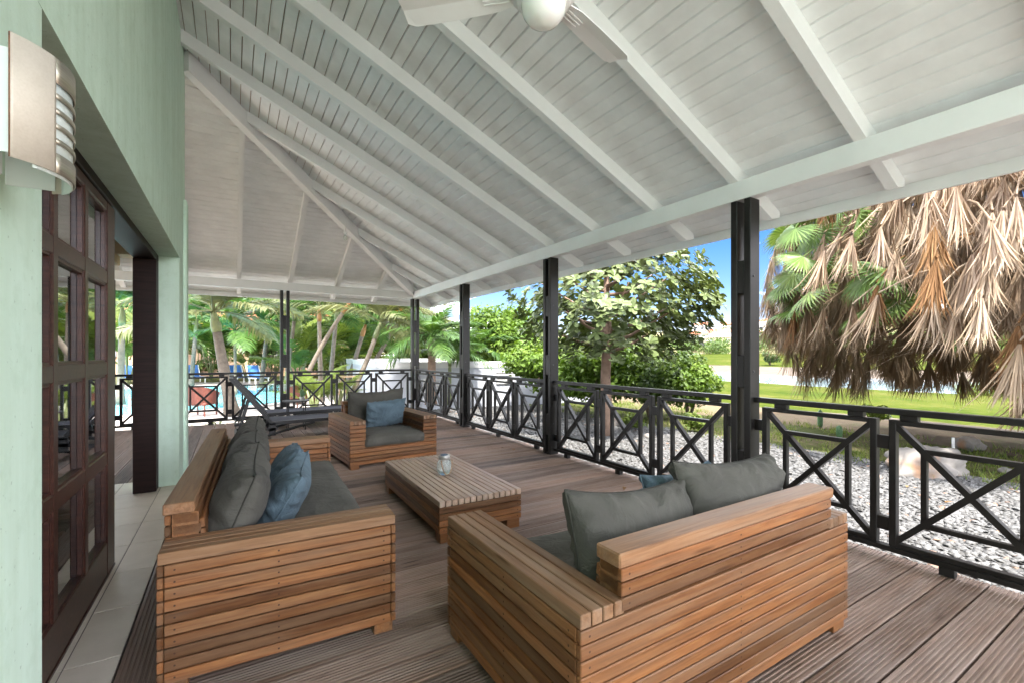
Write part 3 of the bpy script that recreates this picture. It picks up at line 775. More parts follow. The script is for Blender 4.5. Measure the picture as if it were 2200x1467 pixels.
def slab(name, W, D, T, loc, rot, mat, lab, group, seed=0, cat='cushion'):
    """boxed seat cushion: flat top with soft edges and creases"""
    nx, ny = max(14, int(W * 26)), max(14, int(D * 26)); prof = [(-.5, 0), (-.47, -.022), (-.3, -.026), (.3, -.026), (.44, -.02), (.5, 0)]
    vs, fs = [], []; 
    def topz(x, y): return T + .012 * noise.noise(Vector((x * 3 + seed, y * 3, 1))) + .009 * noise.noise(Vector((x * 4 + seed, y * 19 + 3 * x, 2))) * (abs(2 * x / W) ** 1.5 * .6 + .4) + .018 * (1 - (2 * x / W) ** 2) * (1 - (2 * y / D) ** 2)
    g = {}
    for i in range(nx + 1):
        for j in range(ny + 1):
            u, v = -1 + 2 * i / nx, -1 + 2 * j / ny; x, y = u * W / 2, v * D / 2
            e = max(abs(u) ** 26, abs(v) ** 26); vs.append((x, y, topz(x, y) - .028 * e)); g[i, j] = len(vs) - 1
    fs += [(g[i, j], g[i + 1, j], g[i + 1, j + 1], g[i, j + 1]) for i in range(nx) for j in range(ny)]
    ring = [(i, 0) for i in range(nx)] + [(nx, j) for j in range(ny)] + [(i, ny) for i in range(nx, 0, -1)] + [(0, j) for j in range(ny, 0, -1)]
    prev = [g[r] for r in ring]
    for zf, out in ((.72, .012), (.4, .018), (.12, .012), (0, -.01)):
        cur = []
        for (i, j) in ring:
            x, y, z = vs[g[i, j]]; d = Vector((x / (W / 2), y / (D / 2), 0)); d = Vector((math.copysign(abs(d.x) ** 12, d.x), math.copysign(abs(d.y) ** 12, d.y), 0))
            d.normalize(); o_ = out + .007 * noise.noise(Vector((x * 9 + seed, y * 9, zf * 2)))
            vs.append((x + d.x * o_, y + d.y * o_, zf * T)); cur.append(len(vs) - 1)
        n = len(ring); fs += [(prev[k], cur[k], cur[(k + 1) % n], prev[(k + 1) % n]) for k in range(n)]; prev = cur
    fs.append(tuple(prev))
    root = MB().add(vs, fs).build(name, mat, None, True); root.location = loc; root.rotation_euler = rot; tag(root, lab, cat, group)
    bm = bmesh.new(); bm.from_mesh(root.data); bmesh.ops.recalc_face_normals(bm, faces=bm.faces); bm.to_mesh(root.data); bm.free()
    return root
def on(t, x, y, z): return (Matrix.Translation(t.location) @ Matrix.Rotation(t.rotation_euler.z, 4, 'Z')) @ Vector((x, y, z))
from mathutils import Euler
def lean(t, tilt, spin=0, roll=0):
    """a cushion standing on edge, its face towards the seat front, tilted back"""
    m = Matrix.Rotation(t.rotation_euler.z, 3, 'Z') @ Matrix.Rotation(spin, 3, 'Z') @ Matrix.Rotation(R(90) - tilt, 3, 'X') @ Matrix.Rotation(roll, 3, 'Z')
    return m.to_euler()
SEATZ = .236
# sofa cushions
slab('seat_cushion', 2.06, .72, .135, on(sofa, 1.22, .375, SEATZ), (0, 0, sofa.rotation_euler.z), 'grey_canvas', 'long grey seat cushion of the sofa beside the door', 'grey seat cushions', 1)
for k, (xc, lab) in enumerate(((.53, 'grey back cushion of the sofa nearest the viewer'), (1.20, 'grey back cushion in the middle of the sofa'), (1.88, 'grey back cushion at the far end of the sofa'))):
    cushion('back_cushion', .70, .46, .23, on(sofa, xc, .655, .565), lean(sofa, R(-22), 0, R((2, -3, 2)[k])), 'grey_canvas', lab, 'grey back cushions', 3 + k, .75, .018)
cushion('scatter_pillow', .50, .42, .19, on(sofa, .66, .44, .515), lean(sofa, R(-30), R(-6), R(5)), 'blue_canvas', 'blue grey pillow on the sofa, the nearer of its pair', 'blue scatter pillows', 11, 1.0, .016)
cushion('scatter_pillow', .50, .42, .17, on(sofa, 1.06, .44, .53), lean(sofa, R(-30), R(-3), R(-6)), 'blue_canvas', 'blue grey pillow on the sofa, the farther of its pair', 'blue scatter pillows', 12, 1.0, .016)
# loveseat cushions
slab('seat_cushion', 1.26, .78, .135, on(love, .82, .405, SEATZ), (0, 0, love.rotation_euler.z), 'grey_canvas', 'grey seat cushion of the loveseat in the foreground', 'grey seat cushions', 5)
for k, (xc, lab, rl) in enumerate(((1.13, 'grey back cushion of the loveseat, nearer and lower', 5), (.50, 'grey back cushion of the loveseat, beside the railing post', 3))):
    cushion('back_cushion', .66, .44, .23, on(love, xc, .70, .565 + .035 * k), lean(love, R(-20), R(3 - 6 * k), R(rl)), 'grey_canvas', lab, 'grey back cushions', 7 + k, .72, .018)
cushion('scatter_pillow', .48, .40, .16, on(love, 1.0, .52, .50), lean(love, R(-22), R(2), R(3)), 'blue_canvas', 'blue pillow peeping over the nearer loveseat cushion', 'blue scatter pillows', 14, 1.0, .016)
cushion('scatter_pillow', .48, .40, .16, on(love, .60, .52, .545), lean(love, R(-20), R(-4), R(-2)), 'blue_canvas', 'blue pillow peeping out between the loveseat cushions and the far arm', 'blue scatter pillows', 15, 1.0, .016)
# armchair cushions
slab('seat_cushion', .70, .78, .135, on(armchair, .53, .385, SEATZ), (0, 0, armchair.rotation_euler.z), 'grey_canvas', 'grey seat cushion of the square armchair', 'grey seat cushions', 9)
cushion('back_cushion', .72, .50, .21, on(armchair, .53, .715, .60), lean(armchair, R(-16), 0, R(2)), 'grey_canvas', 'grey back cushion of the square armchair', 'grey back cushions', 17, .7, .014)
cushion('scatter_pillow', .50, .38, .17, on(armchair, .575, .47, .555), lean(armchair, R(-26), R(3), R(4)), 'blue_canvas', 'blue grey pillow leaning in the square armchair', 'blue scatter pillows', 18, 1.0, .016)

# coffee table
tb = thing('coffee_table', (1.20, 2.905, 0), 'low teak slatted coffee table with a glass jar on it', 'table', None, R(-1.2))
TW, TD, TH = .655, 1.40, .292
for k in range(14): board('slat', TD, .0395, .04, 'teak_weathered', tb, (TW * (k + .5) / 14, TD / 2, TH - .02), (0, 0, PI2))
MB().box(.024, TW - .024, .024, TD - .024, .06, .248).build('core', 'joint_dark', tb)
for i in range(4):
    z = .072 + .0455 * i + .0208
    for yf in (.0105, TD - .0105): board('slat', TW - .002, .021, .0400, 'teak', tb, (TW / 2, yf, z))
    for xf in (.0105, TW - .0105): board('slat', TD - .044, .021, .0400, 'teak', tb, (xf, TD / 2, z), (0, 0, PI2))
for fx in (.065, TW - .065):
    for fy in (.055, TD - .055): board('foot', .11, .09, .070, 'teak', tb, (fx, fy, .0365))
# jar
jr = thing('lantern_jar', (1.515, 3.56, .2925), 'small clear glass jar lantern with a zinc lid on the coffee table', 'jar')
MB().lathe([(.03, 0), (.048, .006), (.062, .04), (.064, .07), (.056, .105), (.044, .125), (.042, .132)], 20).build('jar_body', 'jar_glass', jr, True)
MB().lathe([(.046, .128), (.048, .130), (.048, .158), (.044, .163)], 20).build('jar_lid', 'zinc', jr, True)
MB().lathe([(.032, .1635), (.032, .166)], 16).build('solar_cell', 'solar_cell', jr)
MB().tube([(-.047 * math.cos(a_) , .047 * math.sin(a_) - .012 - .028 * math.sin(a_), .13 - .115 * math.sin(a_) ) if False else (.047 * math.cos(a_), -.052 - .018 * math.sin(a_), .13 - .118 * math.sin(a_)) for a_ in [math.pi * k / 12 for k in range(13)]], .0035, 6).build('rope_handle', 'rope', jr)

# ================================================================== sun loungers, side table
def lounger(loc, lab):
    """head at -x, foot at +x; hinge at x=.0"""
    t = thing('sun_lounger', loc, lab, 'sun lounger', 'black sun loungers on the deck')
    L, Wd, hz = 1.44, .58, .265; ang = R(52); bl_ = .84
    for y in (0, Wd): MB().bar((-.02, y, hz - .02), (L, y, hz - .005), .03, .05).build('side_rail', 'charcoal_metal', t)
    MB().bar((L, 0, hz - .005), (L, Wd, hz - .005), .03, .045).build('foot_rail', 'charcoal_metal', t)
    MB().box(-.01, L - .02, .012, Wd - .012, hz - .004, hz + .006).build('seat_sling', 'black_mesh_fabric', t)
    ca, sa = -math.cos(ang), math.sin(ang); tip = Vector((ca * bl_, 0, hz + sa * bl_))
    for y in (0, Wd): MB().bar((0, y, hz), (tip.x, y, tip.z), .028, .045).build('back_rail', 'charcoal_metal', t)
    MB().bar((tip.x, -.012, tip.z), (tip.x, Wd + .012, tip.z), .05, .03).build('head_rail', 'charcoal_metal', t)
    nrm = Vector((sa, 0, -ca)); s0, s1 = Vector((0, 0, hz)), tip
    q = MB(); vs = []
    for p_ in (s0, s1):
        for y in (.012, Wd - .012):
            for o_ in (.006, -.004): vs.append((p_.x + nrm.x * o_, y, p_.z + nrm.z * o_))
    q.add(vs, [(0, 2, 6, 4), (1, 5, 7, 3), (0, 1, 3, 2), (4, 6, 7, 5), (0, 4, 5, 1), (2, 3, 7, 6)]); q.build('back_sling', 'black_mesh_fabric', t)
    for y in (.05, Wd - .05): MB().bar((ca * .46, y, hz + sa * .46), (-.42, y, .09), .02, .025).build('back_prop', 'charcoal_metal', t)
    for y in (0, Wd):
        MB().bar((-.46, y, .10), (.10, y, .16), .03, .04).build('rear_rail', 'charcoal_metal', t)
        MB().tube([(-.20, y, .012), (-.08, y, .05), (.10, y, .10), (.35, y, .16), (.62, y, .22)], .02, 6).build('curved_leg', 'charcoal_metal', t)
        MB().bar((.02, y, .06), (.02, y, hz - .02), .03, .09).build('knee_plate', 'charcoal_metal', t)
        MB().tube([(L - .08, y, .012), (L - .14, y, .08), (L - .25, y, .22)], .019, 6).build('front_leg', 'charcoal_metal', t)
    MB().bar((-.46, 0, .10), (-.46, Wd, .10), .03, .04).build('cross_rail', 'charcoal_metal', t)
    MB().bar((-.14, 0, .03), (-.14, Wd, .03), .025, .025).build('cross_rail', 'charcoal_metal', t)
    return t
lounger((.50, 7.86, 0), 'black sun lounger with raised backrest, the nearer of the two')
lounger((.50, 9.02, 0), 'black sun lounger against the railing, behind the nearer lounger')
st = thing('side_table', (.94, 8.70, 0), 'small round black wire side table between the loungers', 'side table')
MB().lathe([(.205, .482), (.215, .485), (.215, .505), (.205, .505), (.200, .492), (.001, .492)], 28).build('tray', 'charcoal_metal', st)
for k in range(4):
    a_ = R(45 + 90 * k); x, y = .185 * math.cos(a_), .185 * math.sin(a_); MB().tube([(x, y, .002), (x, y, .482)], .008, 6).build('leg', 'charcoal_metal', st)
MB().bar((-.13, -.13, .05), (.13, .13, .05), .008, .008).build('brace', 'charcoal_metal', st); MB().bar((-.13, .13, .058), (.13, -.13, .058), .008, .008).build('brace', 'charcoal_metal', st)
cc = thing('potted_cactus', (1.03, 8.66, .4925), 'little cactus in a white pot on the side table', 'potted cactus')
MB().lathe([(.032, 0), (.043, .06), (.043, .07), (.036, .07), (.035, .06)], 16).build('pot', 'pot_white', cc, True)
m = MB(); 
m.lathe([(.02, .058), (.032, .08), (.036, .12), (.034, .16), (.022, .19), (.004, .20)], 12); m.build('cactus_stem', 'cactus_green', cc, False)
MB().tube([(.02, 0, .10), (.05, 0, .115), (.055, 0, .15)], [.012, .013, .008], 7).build('cactus_arm', 'cactus_green', cc, True)

# ================================================================== ceiling fan
fan = thing('ceiling_fan', (1.09, 1.53, 2.735), 'white three bladed ceiling fan with a round globe light', 'ceiling fan')
zr = bp(1.09) - 2.735
MB().tube([(0, 0, .18), (0, 0, zr - .05)], .014, 10).build('down_rod', 'fan_white', fan, True)
MB().lathe([(.07, zr - .06), (.065, zr - .02), (.03, zr)], 18).build('canopy', 'fan_white', fan, True)
MB().lathe([(.105, -.005), (.112, .01), (.112, .03), (.14, .045), (.15, .07), (.14, .12), (.08, .16), (.03, .19)], 28).build('motor_housing', 'fan_white', fan, True)
MB().lathe([(.002, -.090), (.037, -.086), (.064, -.070), (.085, -.042), (.094, -.006), (.09, .01)], 28).build('globe', 'opal_globe', fan, True)
for k in range(3):
    th = R(-31.5) + R(174 - 8) - R(120) * k
    th = math.atan2(0, 1) + R(-31.5 + 168 - 120 * k)
    b_ = MB(); n = 14; prev = None; vs = []; fs = []
    for i in range(n + 1):
        r_ = .12 + .50 * i / n; wv = .058 + .012 * math.sin(i / n * 2.2) if i > 1 else .04 + .01 * i
        if i == n: wv *= .78
        tw = R(12)
        for (u, dz) in ((-1, -.006), (0, .006), (1, .0), (1, .006), (0, .012), (-1, 0)):
            vs.append((r_, u * wv * math.cos(tw), .062 + u * wv * math.sin(tw) + dz))
    for i in range(n):
        for q_ in range(6): fs.append((i * 6 + q_, i * 6 + (q_ + 1) % 6, (i + 1) * 6 + (q_ + 1) % 6, (i + 1) * 6 + q_))
    fs += [tuple(range(6)), tuple(n * 6 + q_ for q_ in range(5, -1, -1))]
    o = b_.add(vs, fs).build('blade', 'fan_white', fan); o.rotation_euler = (0, 0, th)
    bm = bmesh.new(); bm.from_mesh(o.data); bmesh.ops.recalc_face_normals(bm, faces=bm.faces); bm.to_mesh(o.data); bm.free()
    for q_ in range(3):
        rb = MB().bar((.15, -.02 + .02 * q_, .048 + .002 * q_), (.26, -.02 + .02 * q_, .050 + .002 * q_), .004, .006).build('vent_rib', 'fan_white', o)

# ================================================================== wall sconce
sc_ = thing('wall_sconce', (-.45, 1.35, 1.79), 'curved brushed metal wall sconce with slots on the green wall', 'wall lamp')
ch_, hh = .25, .118
def sheet(a0, a1, z0, z1, mat, name, r=.150, x0=.004, n=14, t=.003, parent=sc_):
    """strip of a curved sheet: plan arc bulging to +x"""
    vs = []
    for rr in (r, r - t):
        for z in (z0, z1):
            for i in range(n + 1):
                a = a0 + (a1 - a0) * i / n; vs.append((x0 + rr * math.cos(a), rr * math.sin(a), z))
    k = n + 1; fs = []
    for i in range(n):
        fs += [(i, i + 1, k + i + 1, k + i), (2 * k + i, 3 * k + i, 3 * k + i + 1, 2 * k + i + 1), (i, 2 * k + i, 2 * k + i + 1, i + 1), (k + i, k + i + 1, 3 * k + i + 1, 3 * k + i)]
    fs += [(0, k, 3 * k, 2 * k), (n, 2 * k + n, 3 * k + n, k + n)]
    return MB().add(vs, fs).build(name, mat, parent, True)
A = R(54); b0 = R(24)
sheet(-A, -b0, -hh, hh, 'aged_enamel', 'side_sheet')
sheet(b0, A, -hh, hh, 'aged_enamel', 'side_sheet')
zs = [-hh, -.068, -.052, -.030, -.014, .008, .024, .046, .062, hh]
zs = [(-hh, -.078), (-.057, -.047), (-.026, -.016), (.005, .015), (.036, .046), (.067, hh)]
for z0, z1 in zs: sheet(-b0, b0, z0, z1, 'brushed_steel', 'front_band', n=8)
sheet(-A - R(.6), -A, -hh, hh, 'rust_edge', 'worn_edge', n=2, r=.1503)
sheet(-R(40), R(40), -hh - .006, hh - .02, 'frosted_glass', 'diffuser', r=.1455, n=16)
MB().box(0.001, .02, -.09, .09, -.10, .10, .004).build('back_plate', 'white_paint', sc_)
MB().box(.02, .09, -.104, -.10, -.105, .095).build('side_glass', 'frosted_glass', sc_)
MB().box(.02, .10, .10, .104, -.115, .095).build('side_glass', 'frosted_glass', sc_)

# ================================================================== plant helpers
NPR = np.random.default_rng(11)
def npmesh(name, V, F, tone=None, smooth=False):
    me = bpy.data.meshes.new(name); n, k = F.shape
    me.vertices.add(len(V)); me.vertices.foreach_set('co', V.astype(np.float32).ravel())
    me.loops.add(n * k); me.loops.foreach_set('vertex_index', F.astype(np.int32).ravel())
    me.polygons.add(n); me.polygons.foreach_set('loop_start', np.arange(0, n * k, k, dtype=np.int32)); me.polygons.foreach_set('loop_total', np.full(n, k, dtype=np.int32))
    if smooth: me.polygons.foreach_set('use_smooth', np.ones(n, dtype=bool))
    me.update(calc_edges=True)
    if tone is not None:
        a = me.attributes.new('tone', 'FLOAT', 'POINT'); a.data.foreach_set('value', tone.astype(np.float32))
    return me
def unit(v): return v / np.maximum(np.linalg.norm(v, axis=1, keepdims=True), 1e-6)
def leaf_quads(P, N, size, elong=1.9, tone=None):
    """rhombic bent leaves at P with facing N"""
    n = len(P); rv = NPR.normal(size=(n, 3)); T = unit(np.cross(N, rv)); B = np.cross(N, T); s = size[:, None]
    a = P - T * s * elong / 2; b = P + B * s / 2 + N * s * .12; c = P + T * s * elong / 2 - N * s * .15; d = P - B * s / 2 + N * s * .12
    V = np.stack([a, b, c, d], 1).reshape(-1, 3); F = np.arange(4 * n).reshape(n, 4)
    return V, F, np.repeat(tone if tone is not None else NPR.random(n), 4)
def blob_points(blobs, n, shell=.75):
    vol = np.array([b[1][0] * b[1][1] * b[1][2] for b in blobs]) ** .75; pr = vol / vol.sum()
    idx = NPR.choice(len(blobs), n, p=pr); C_ = np.array([b[0] for b in blobs])[idx]; Rr = np.array([b[1] for b in blobs])[idx]
    d = unit(NPR.normal(size=(n, 3))); r = shell + (1 - shell) * NPR.random(n) ** .7
    inner = NPR.random(n) < .25; r[inner] *= NPR.random(inner.sum())
    r *= 1 + .10 * NPR.normal(size=n)
    return C_ + d * Rr * r[:, None], d
def foliage(name, blobs, n, size, mat, parent, shell=.78, elong=1.9, up=.5, zmin=None):
    P, d = blob_points(blobs, n, shell)
    if zmin is not None: k = P[:, 2] > zmin; P, d = P[k], d[k]
    n = len(P); N = unit(d * .7 + NPR.normal(size=(n, 3)) * .55 + np.array([0, 0, up])); sz = size * (.6 + .8 * NPR.random(n))
    cl = np.array([noise.noise(Vector(p * 1.3)) for p in P]) * .5 + .5
    tone = np.clip(-.05 + .95 * cl + .45 * (NPR.random(n) - .4), 0, 1)
    V, F, t = leaf_quads(P, N, sz, elong, tone); o = link(name, npmesh(name, V, F, t), mat, parent); o['kind'] = 'stuff' if parent is None else o.get('kind', 'stuff')
    if parent is not None: del o['kind']
    return o
def lumps(c, r, n, seed, k=.42, flat=.8):
    """clumpy crown: many small blobs on a larger one"""
    g = random.Random(seed); L = [(tuple(c), (r[0] * .62, r[1] * .62, r[2] * .62))]
    for i in range(n):
        a, u = g.uniform(0, 2 * math.pi), g.uniform(-.45, .95); q = math.sqrt(max(0, 1 - u * u)); s_ = g.uniform(.62, .98)
        f = g.uniform(.7, 1.25) * k
        L.append(((c[0] + r[0] * q * math.cos(a) * s_ * .8, c[1] + r[1] * q * math.sin(a) * s_ * .8, c[2] + r[2] * u * s_ * .85), (r[0] * f, r[1] * f, r[2] * f * flat)))
    return L
def bush(name, c, r, n, size, mat, lab, cat='bush', group=None, seed=1, stems=True, nl=16, k=.42, shell=.78):
    t = thing(name, (c[0], c[1], c[2]), lab, cat, group)
    o = foliage('crown', lumps((0, 0, r[2] * .95), r, nl, seed, k), n, size, mat, t, shell, zmin=.0)
    if stems:
        g = random.Random(seed)
        for i in range(4):
            a = g.uniform(0, 6.28); MB().tube([(0, 0, -.1), (r[0] * .2 * math.cos(a), r[1] * .2 * math.sin(a), r[2] * .6), (r[0] * .55 * math.cos(a), r[1] * .55 * math.sin(a), r[2] * 1.25)], [.06 * r[2], .045 * r[2], .015 * r[2]], 6).build('stem', 'bark_dark', t, True)
    return t

# ---- feather palms
def frond_mesh(L, nl, seed, droop=.55, ll=.30, curl=0):
    g = random.Random(seed); vs, fs = [], []
    def rach(t): return Vector((L * (t - .12 * droop * t * t), curl * L * t * t, L * (.22 * t - droop * t * t)))
    N = 10; m = MB(); m.tube([rach(i / N) for i in range(N + 1)], [.022 * (1 - .85 * i / N) * L / 2 for i in range(N + 1)], 5)
    for i in range(nl):
        t = .13 + .86 * (i + .5) / nl; p = rach(t); d = (rach(min(1, t + .02)) - rach(t - .02)).normalized(); sd = d.cross(Vector((0, 0, 1))).normalized(); up = sd.cross(d)
        ln = ll * L * math.sin(math.pi * min(1, .14 + t * .80)) * g.uniform(.85, 1.1) + .06 * L
        for s_ in (-1, 1):
            dr = (d * g.uniform(.55, .8) + sd * s_ * .8 + up * g.uniform(-.05, .25)).normalized(); w = .014 * L * g.uniform(.8, 1.2)
            ws = dr.cross(up).normalized() * w
            q1 = p + dr * ln * .5 - Vector((0, 0, .05 * ln)); q2 = p + dr * ln * .92 - Vector((0, 0, g.uniform(.22, .5) * ln))
            k = len(m.v); m.v += [tuple(p - ws * .6), tuple(p + ws * .6), tuple(q1 + ws), tuple(q1 - ws), tuple(q2)]; m.f += [(k, k + 1, k + 2, k + 3), (k + 3, k + 2, k + 4)]
    return m.mesh('frond')
FR = {}
def frond(kind, seed):
    k = (kind, seed % 4)
    if k not in FR:
        L, nl, dr, ll = {'a': (2.2, 34, .55, .30), 'b': (1.7, 30, .75, .34), 'c': (2.6, 40, .42, .24)}[kind]
        FR[k] = frond_mesh(L, nl, seed % 4 + ord(kind), dr * (1 + .12 * (seed % 4 - 1.5)), ll, .06 * (seed % 4 - 1.5))
    return FR[k]
FMAT = {}
def fmesh(kind, seed, mat):
    k = (kind, seed % 4, mat)
    if k not in FMAT: FMAT[k] = frond(kind, seed).copy(); FMAT[k].materials.append(MAT[mat])
    return FMAT[k]
def palm(base, top, r0, r1, lab, kind='a', nf=13, mat='frond_green', scale=1.0, bend=(0, 0, 0), trunk='bark_grey', shaft='crownshaft', seed=1, el=(72, -25), group='feather palms round the pool', wind=0, orange=0, name='palm_tree', shaft_len=.55):
    g = random.Random(seed); base, top = Vector(base), Vector(top); t = thing(name, base, lab, 'palm tree', group)
    L = top - base; mid = L * .5 + Vector(bend); N = 9; pts, rr = [], []
    for i in range(N + 1):
        u = i / N; p = mid * (2 * u * (1 - u)) + L * u * u; pts.append(p); rr.append((r0 * (1 - u) + r1 * u) * (1.0 + (.35 * (1 - u * 6) if u < .16 else 0)))
    m = MB(); m.tube(pts, rr, 9); m.build('trunk', trunk, t, True)
    d = (pts[-1] - pts[-2]).normalized(); hub = pts[-1] + d * shaft_len * scale
    if shaft: MB().tube([pts[-1] - d * .02, pts[-1] + d * .15 * scale, hub], [r1 * 1.12, r1 * 1.25, r1 * .55], 9).build('crownshaft', shaft, t, True)
    for i in range(nf):
        u = (i + .5) / nf; e = R(el[0] + (el[1] - el[0]) * u + g.uniform(-8, 8)); a = i * 2.399 + g.uniform(-.3, .3); dv = Vector((math.cos(a) * math.cos(e), math.sin(a) * math.cos(e), math.sin(e)))
        dv = (dv + d * .35 + R_ * wind).normalized()
        mt = 'frond_orange' if i >= nf - orange else mat
        o = link('frond', fmesh(kind, g.randrange(99), mt), mt, t, hub)
        o.rotation_euler = dv.to_track_quat('X', 'Z').to_euler(); s_ = scale * g.uniform(.85, 1.12); o.scale = (s_, s_, s_)
    return t
Z = pt
palm(pt(500, 893, 12.6) * 1, pt(466, 712, 12.4), .17, .11, 'thick grey palm trunk nearest the pool with pale drooping fronds', 'c', 13, 'frond_pale', .95, trunk='bark_grey', seed=3, wind=.35, el=(60, -35))
palm(pt(640, 868, 15.5), pt(737, 672, 15.5), .085, .065, 'slender palm with a strongly curved leaning trunk and an orange frond', 'a', 11, 'frond_lime', .95, bend=R_ * -.55 + Vector((0, 0, -.35)), trunk='bark_pale', shaft='crownshaft_orange', seed=5, wind=.5, orange=2, el=(60, -15))
palm(pt(690, 865, 16.5), pt(686, 690, 16.5), .085, .07, 'upright slender palm with an orange crownshaft left of the curved palm top', 'a', 11, 'frond_pale', .9, trunk='bark_pale', shaft='crownshaft_orange', seed=8, wind=.3)
palm(pt(705, 862, 19), pt(722, 690, 19), .10, .08, 'upright palm just right of the curved trunk', 'a', 12, 'frond_green', 1.0, trunk='bark_grey', seed=11, wind=.3)
palm(pt(738, 852, 21), pt(778, 722, 21), .11, .09, 'leaning palm with a dark trunk left of the white annex', 'a', 12, 'frond_green', 1.0, trunk='bark_grey', shaft='crownshaft_orange', seed=14, wind=.4)
palm(pt(742, 872, 14.5), pt(806, 726, 14.5), .085, .07, 'leaning palm with a pale crownshaft in front of the white annex', 'a', 12, 'frond_pale', .95, bend=R_ * .1, trunk='bark_pale', seed=17, wind=.5, el=(60, -30))
palm(pt(612, 846, 20), pt(632, 690, 20), .10, .075, 'pale upright palm trunk just right of the post by the pool', 'a', 11, 'frond_pale', 1.1, trunk='bark_pale', seed=20, wind=.2)
palm(pt(506, 850, 19), pt(505, 738, 19), .07, .05, 'thin palm with a pale stem behind the thick palm trunk', 'a', 11, 'frond_green', .9, trunk='bark_pale', seed=23)
palm(pt(560, 838, 23), pt(572, 730, 23), .12, .09, 'dark palm behind the blue poolside loungers', 'a', 14, 'frond_green', 1.25, trunk='bark_grey', seed=26, wind=.2)
palm(pt(410, 832, 24), pt(420, 715, 24), .12, .09, 'dark fronded palm beyond the pool at the left edge', 'a', 14, 'frond_green', 1.3, trunk='bark_grey', seed=29)
palm(pt(650, 832, 26), pt(655, 715, 26), .12, .09, 'shadowy palm deep behind the slender trunks', 'a', 14, 'frond_green', 1.4, trunk='bark_grey', seed=33)
palm(pt(772, 832, 27), pt(850, 700, 25), .12, .10, 'green palm leaning over the white annex behind the corner post', 'a', 14, 'frond_pale', 1.3, trunk='bark_grey', seed=36, wind=.3)
palm(pt(926, 868, 13.2), pt(928, 762, 13.2), .14, .11, 'stout palm with hanging green fronds right of the corner post', 'b', 18, 'frond_green', .84, trunk='bark_almond', shaft='crownshaft', seed=41, el=(78, -35), name='palm_tree')
palm(pt(965, 868, 14.4), pt(966, 784, 14.4), .075, .06, 'small young palm with a green stem between the corner posts', 'b', 11, 'frond_green', .80, trunk='crownshaft', seed=44, el=(80, 5), shaft_len=.3)
palm(pt(1022, 868, 16), pt(1024, 776, 16), .09, .07, 'low dark palm at the foot of the big green bushes', 'b', 11, 'frond_green', .8, trunk='bark_grey', seed=47, el=(70, -20))
palm(pt(258, 868, 15), pt(262, 700, 15), .11, .085, 'feather palm seen through the open doorway', 'a', 14, 'frond_green', 1.1, trunk='bark_pale', seed=51, wind=.2)
# clumping areca palms fill the ground behind the pool
def areca(c, h, lab, seed, mat='frond_lime', nf=16):
    g = random.Random(seed); t = thing('areca_palm', c, lab, 'palm clump', 'areca palm clumps behind the pool')
    for i in range(5):
        a = g.uniform(0, 6.28); d = Vector((math.cos(a) * .28, math.sin(a) * .28, 1)); MB().tube([(0, 0, -.1), d * h * .3, d * h * .52 + Vector((0, 0, 0))], [.045, .04, .03], 6).build('cane', 'crownshaft', t, True)
    for i in range(nf):
        a = i * 2.399; e = R(g.uniform(28, 80)); dv = Vector((math.cos(a) * math.cos(e), math.sin(a) * math.cos(e), math.sin(e)))
        o = link('frond', fmesh('a', g.randrange(99), mat), mat, t, Vector((math.cos(a) * .25, math.sin(a) * .25, h * g.uniform(.22, .55)))); o.rotation_euler = dv.to_track_quat('X', 'Z').to_euler(); s_ = h * .36 * g.uniform(.8, 1.15); o.scale = (s_,) * 3
for i, (px, z, h, mt, lab) in enumerate([(455, 29, 4.2, 'frond_green', 'areca clump beyond the pool left of the thick palm trunk'), (530, 28, 3.6, 'frond_lime', 'lime areca clump above the blue loungers'),
        (590, 30, 4.4, 'frond_green', 'dark areca clump behind the slotted post'), (640, 21, 3.0, 'frond_lime', 'bright areca clump right of the slotted post by the pool'),
        (700, 25, 3.4, 'frond_lime', 'areca clump behind the curved trunk'), (745, 27, 4.4, 'frond_green', 'areca clump between the leaning palms'), (790, 30, 4.0, 'frond_lime', 'areca clump behind the roof of the white annex'),
        (425, 33, 4.8, 'frond_lime', 'areca clump under the tiled roof at the left'), (275, 24, 4.6, 'frond_lime', 'areca clump seen through the doorway'), (860, 33, 5.0, 'frond_green', 'areca clump far behind the corner post'),
        (675, 12.9, 1.3, 'frond_lime', 'low areca shoots behind the side table'), (725, 13.6, 1.2, 'frond_lime', 'low areca shoots at the foot of the leaning palms')]):
    areca(pt(px, 0, z).xy.to_3d() + Vector((0, 0, -.4)), h, lab, 60 + i, mt, 14 if h > 2 else 10)
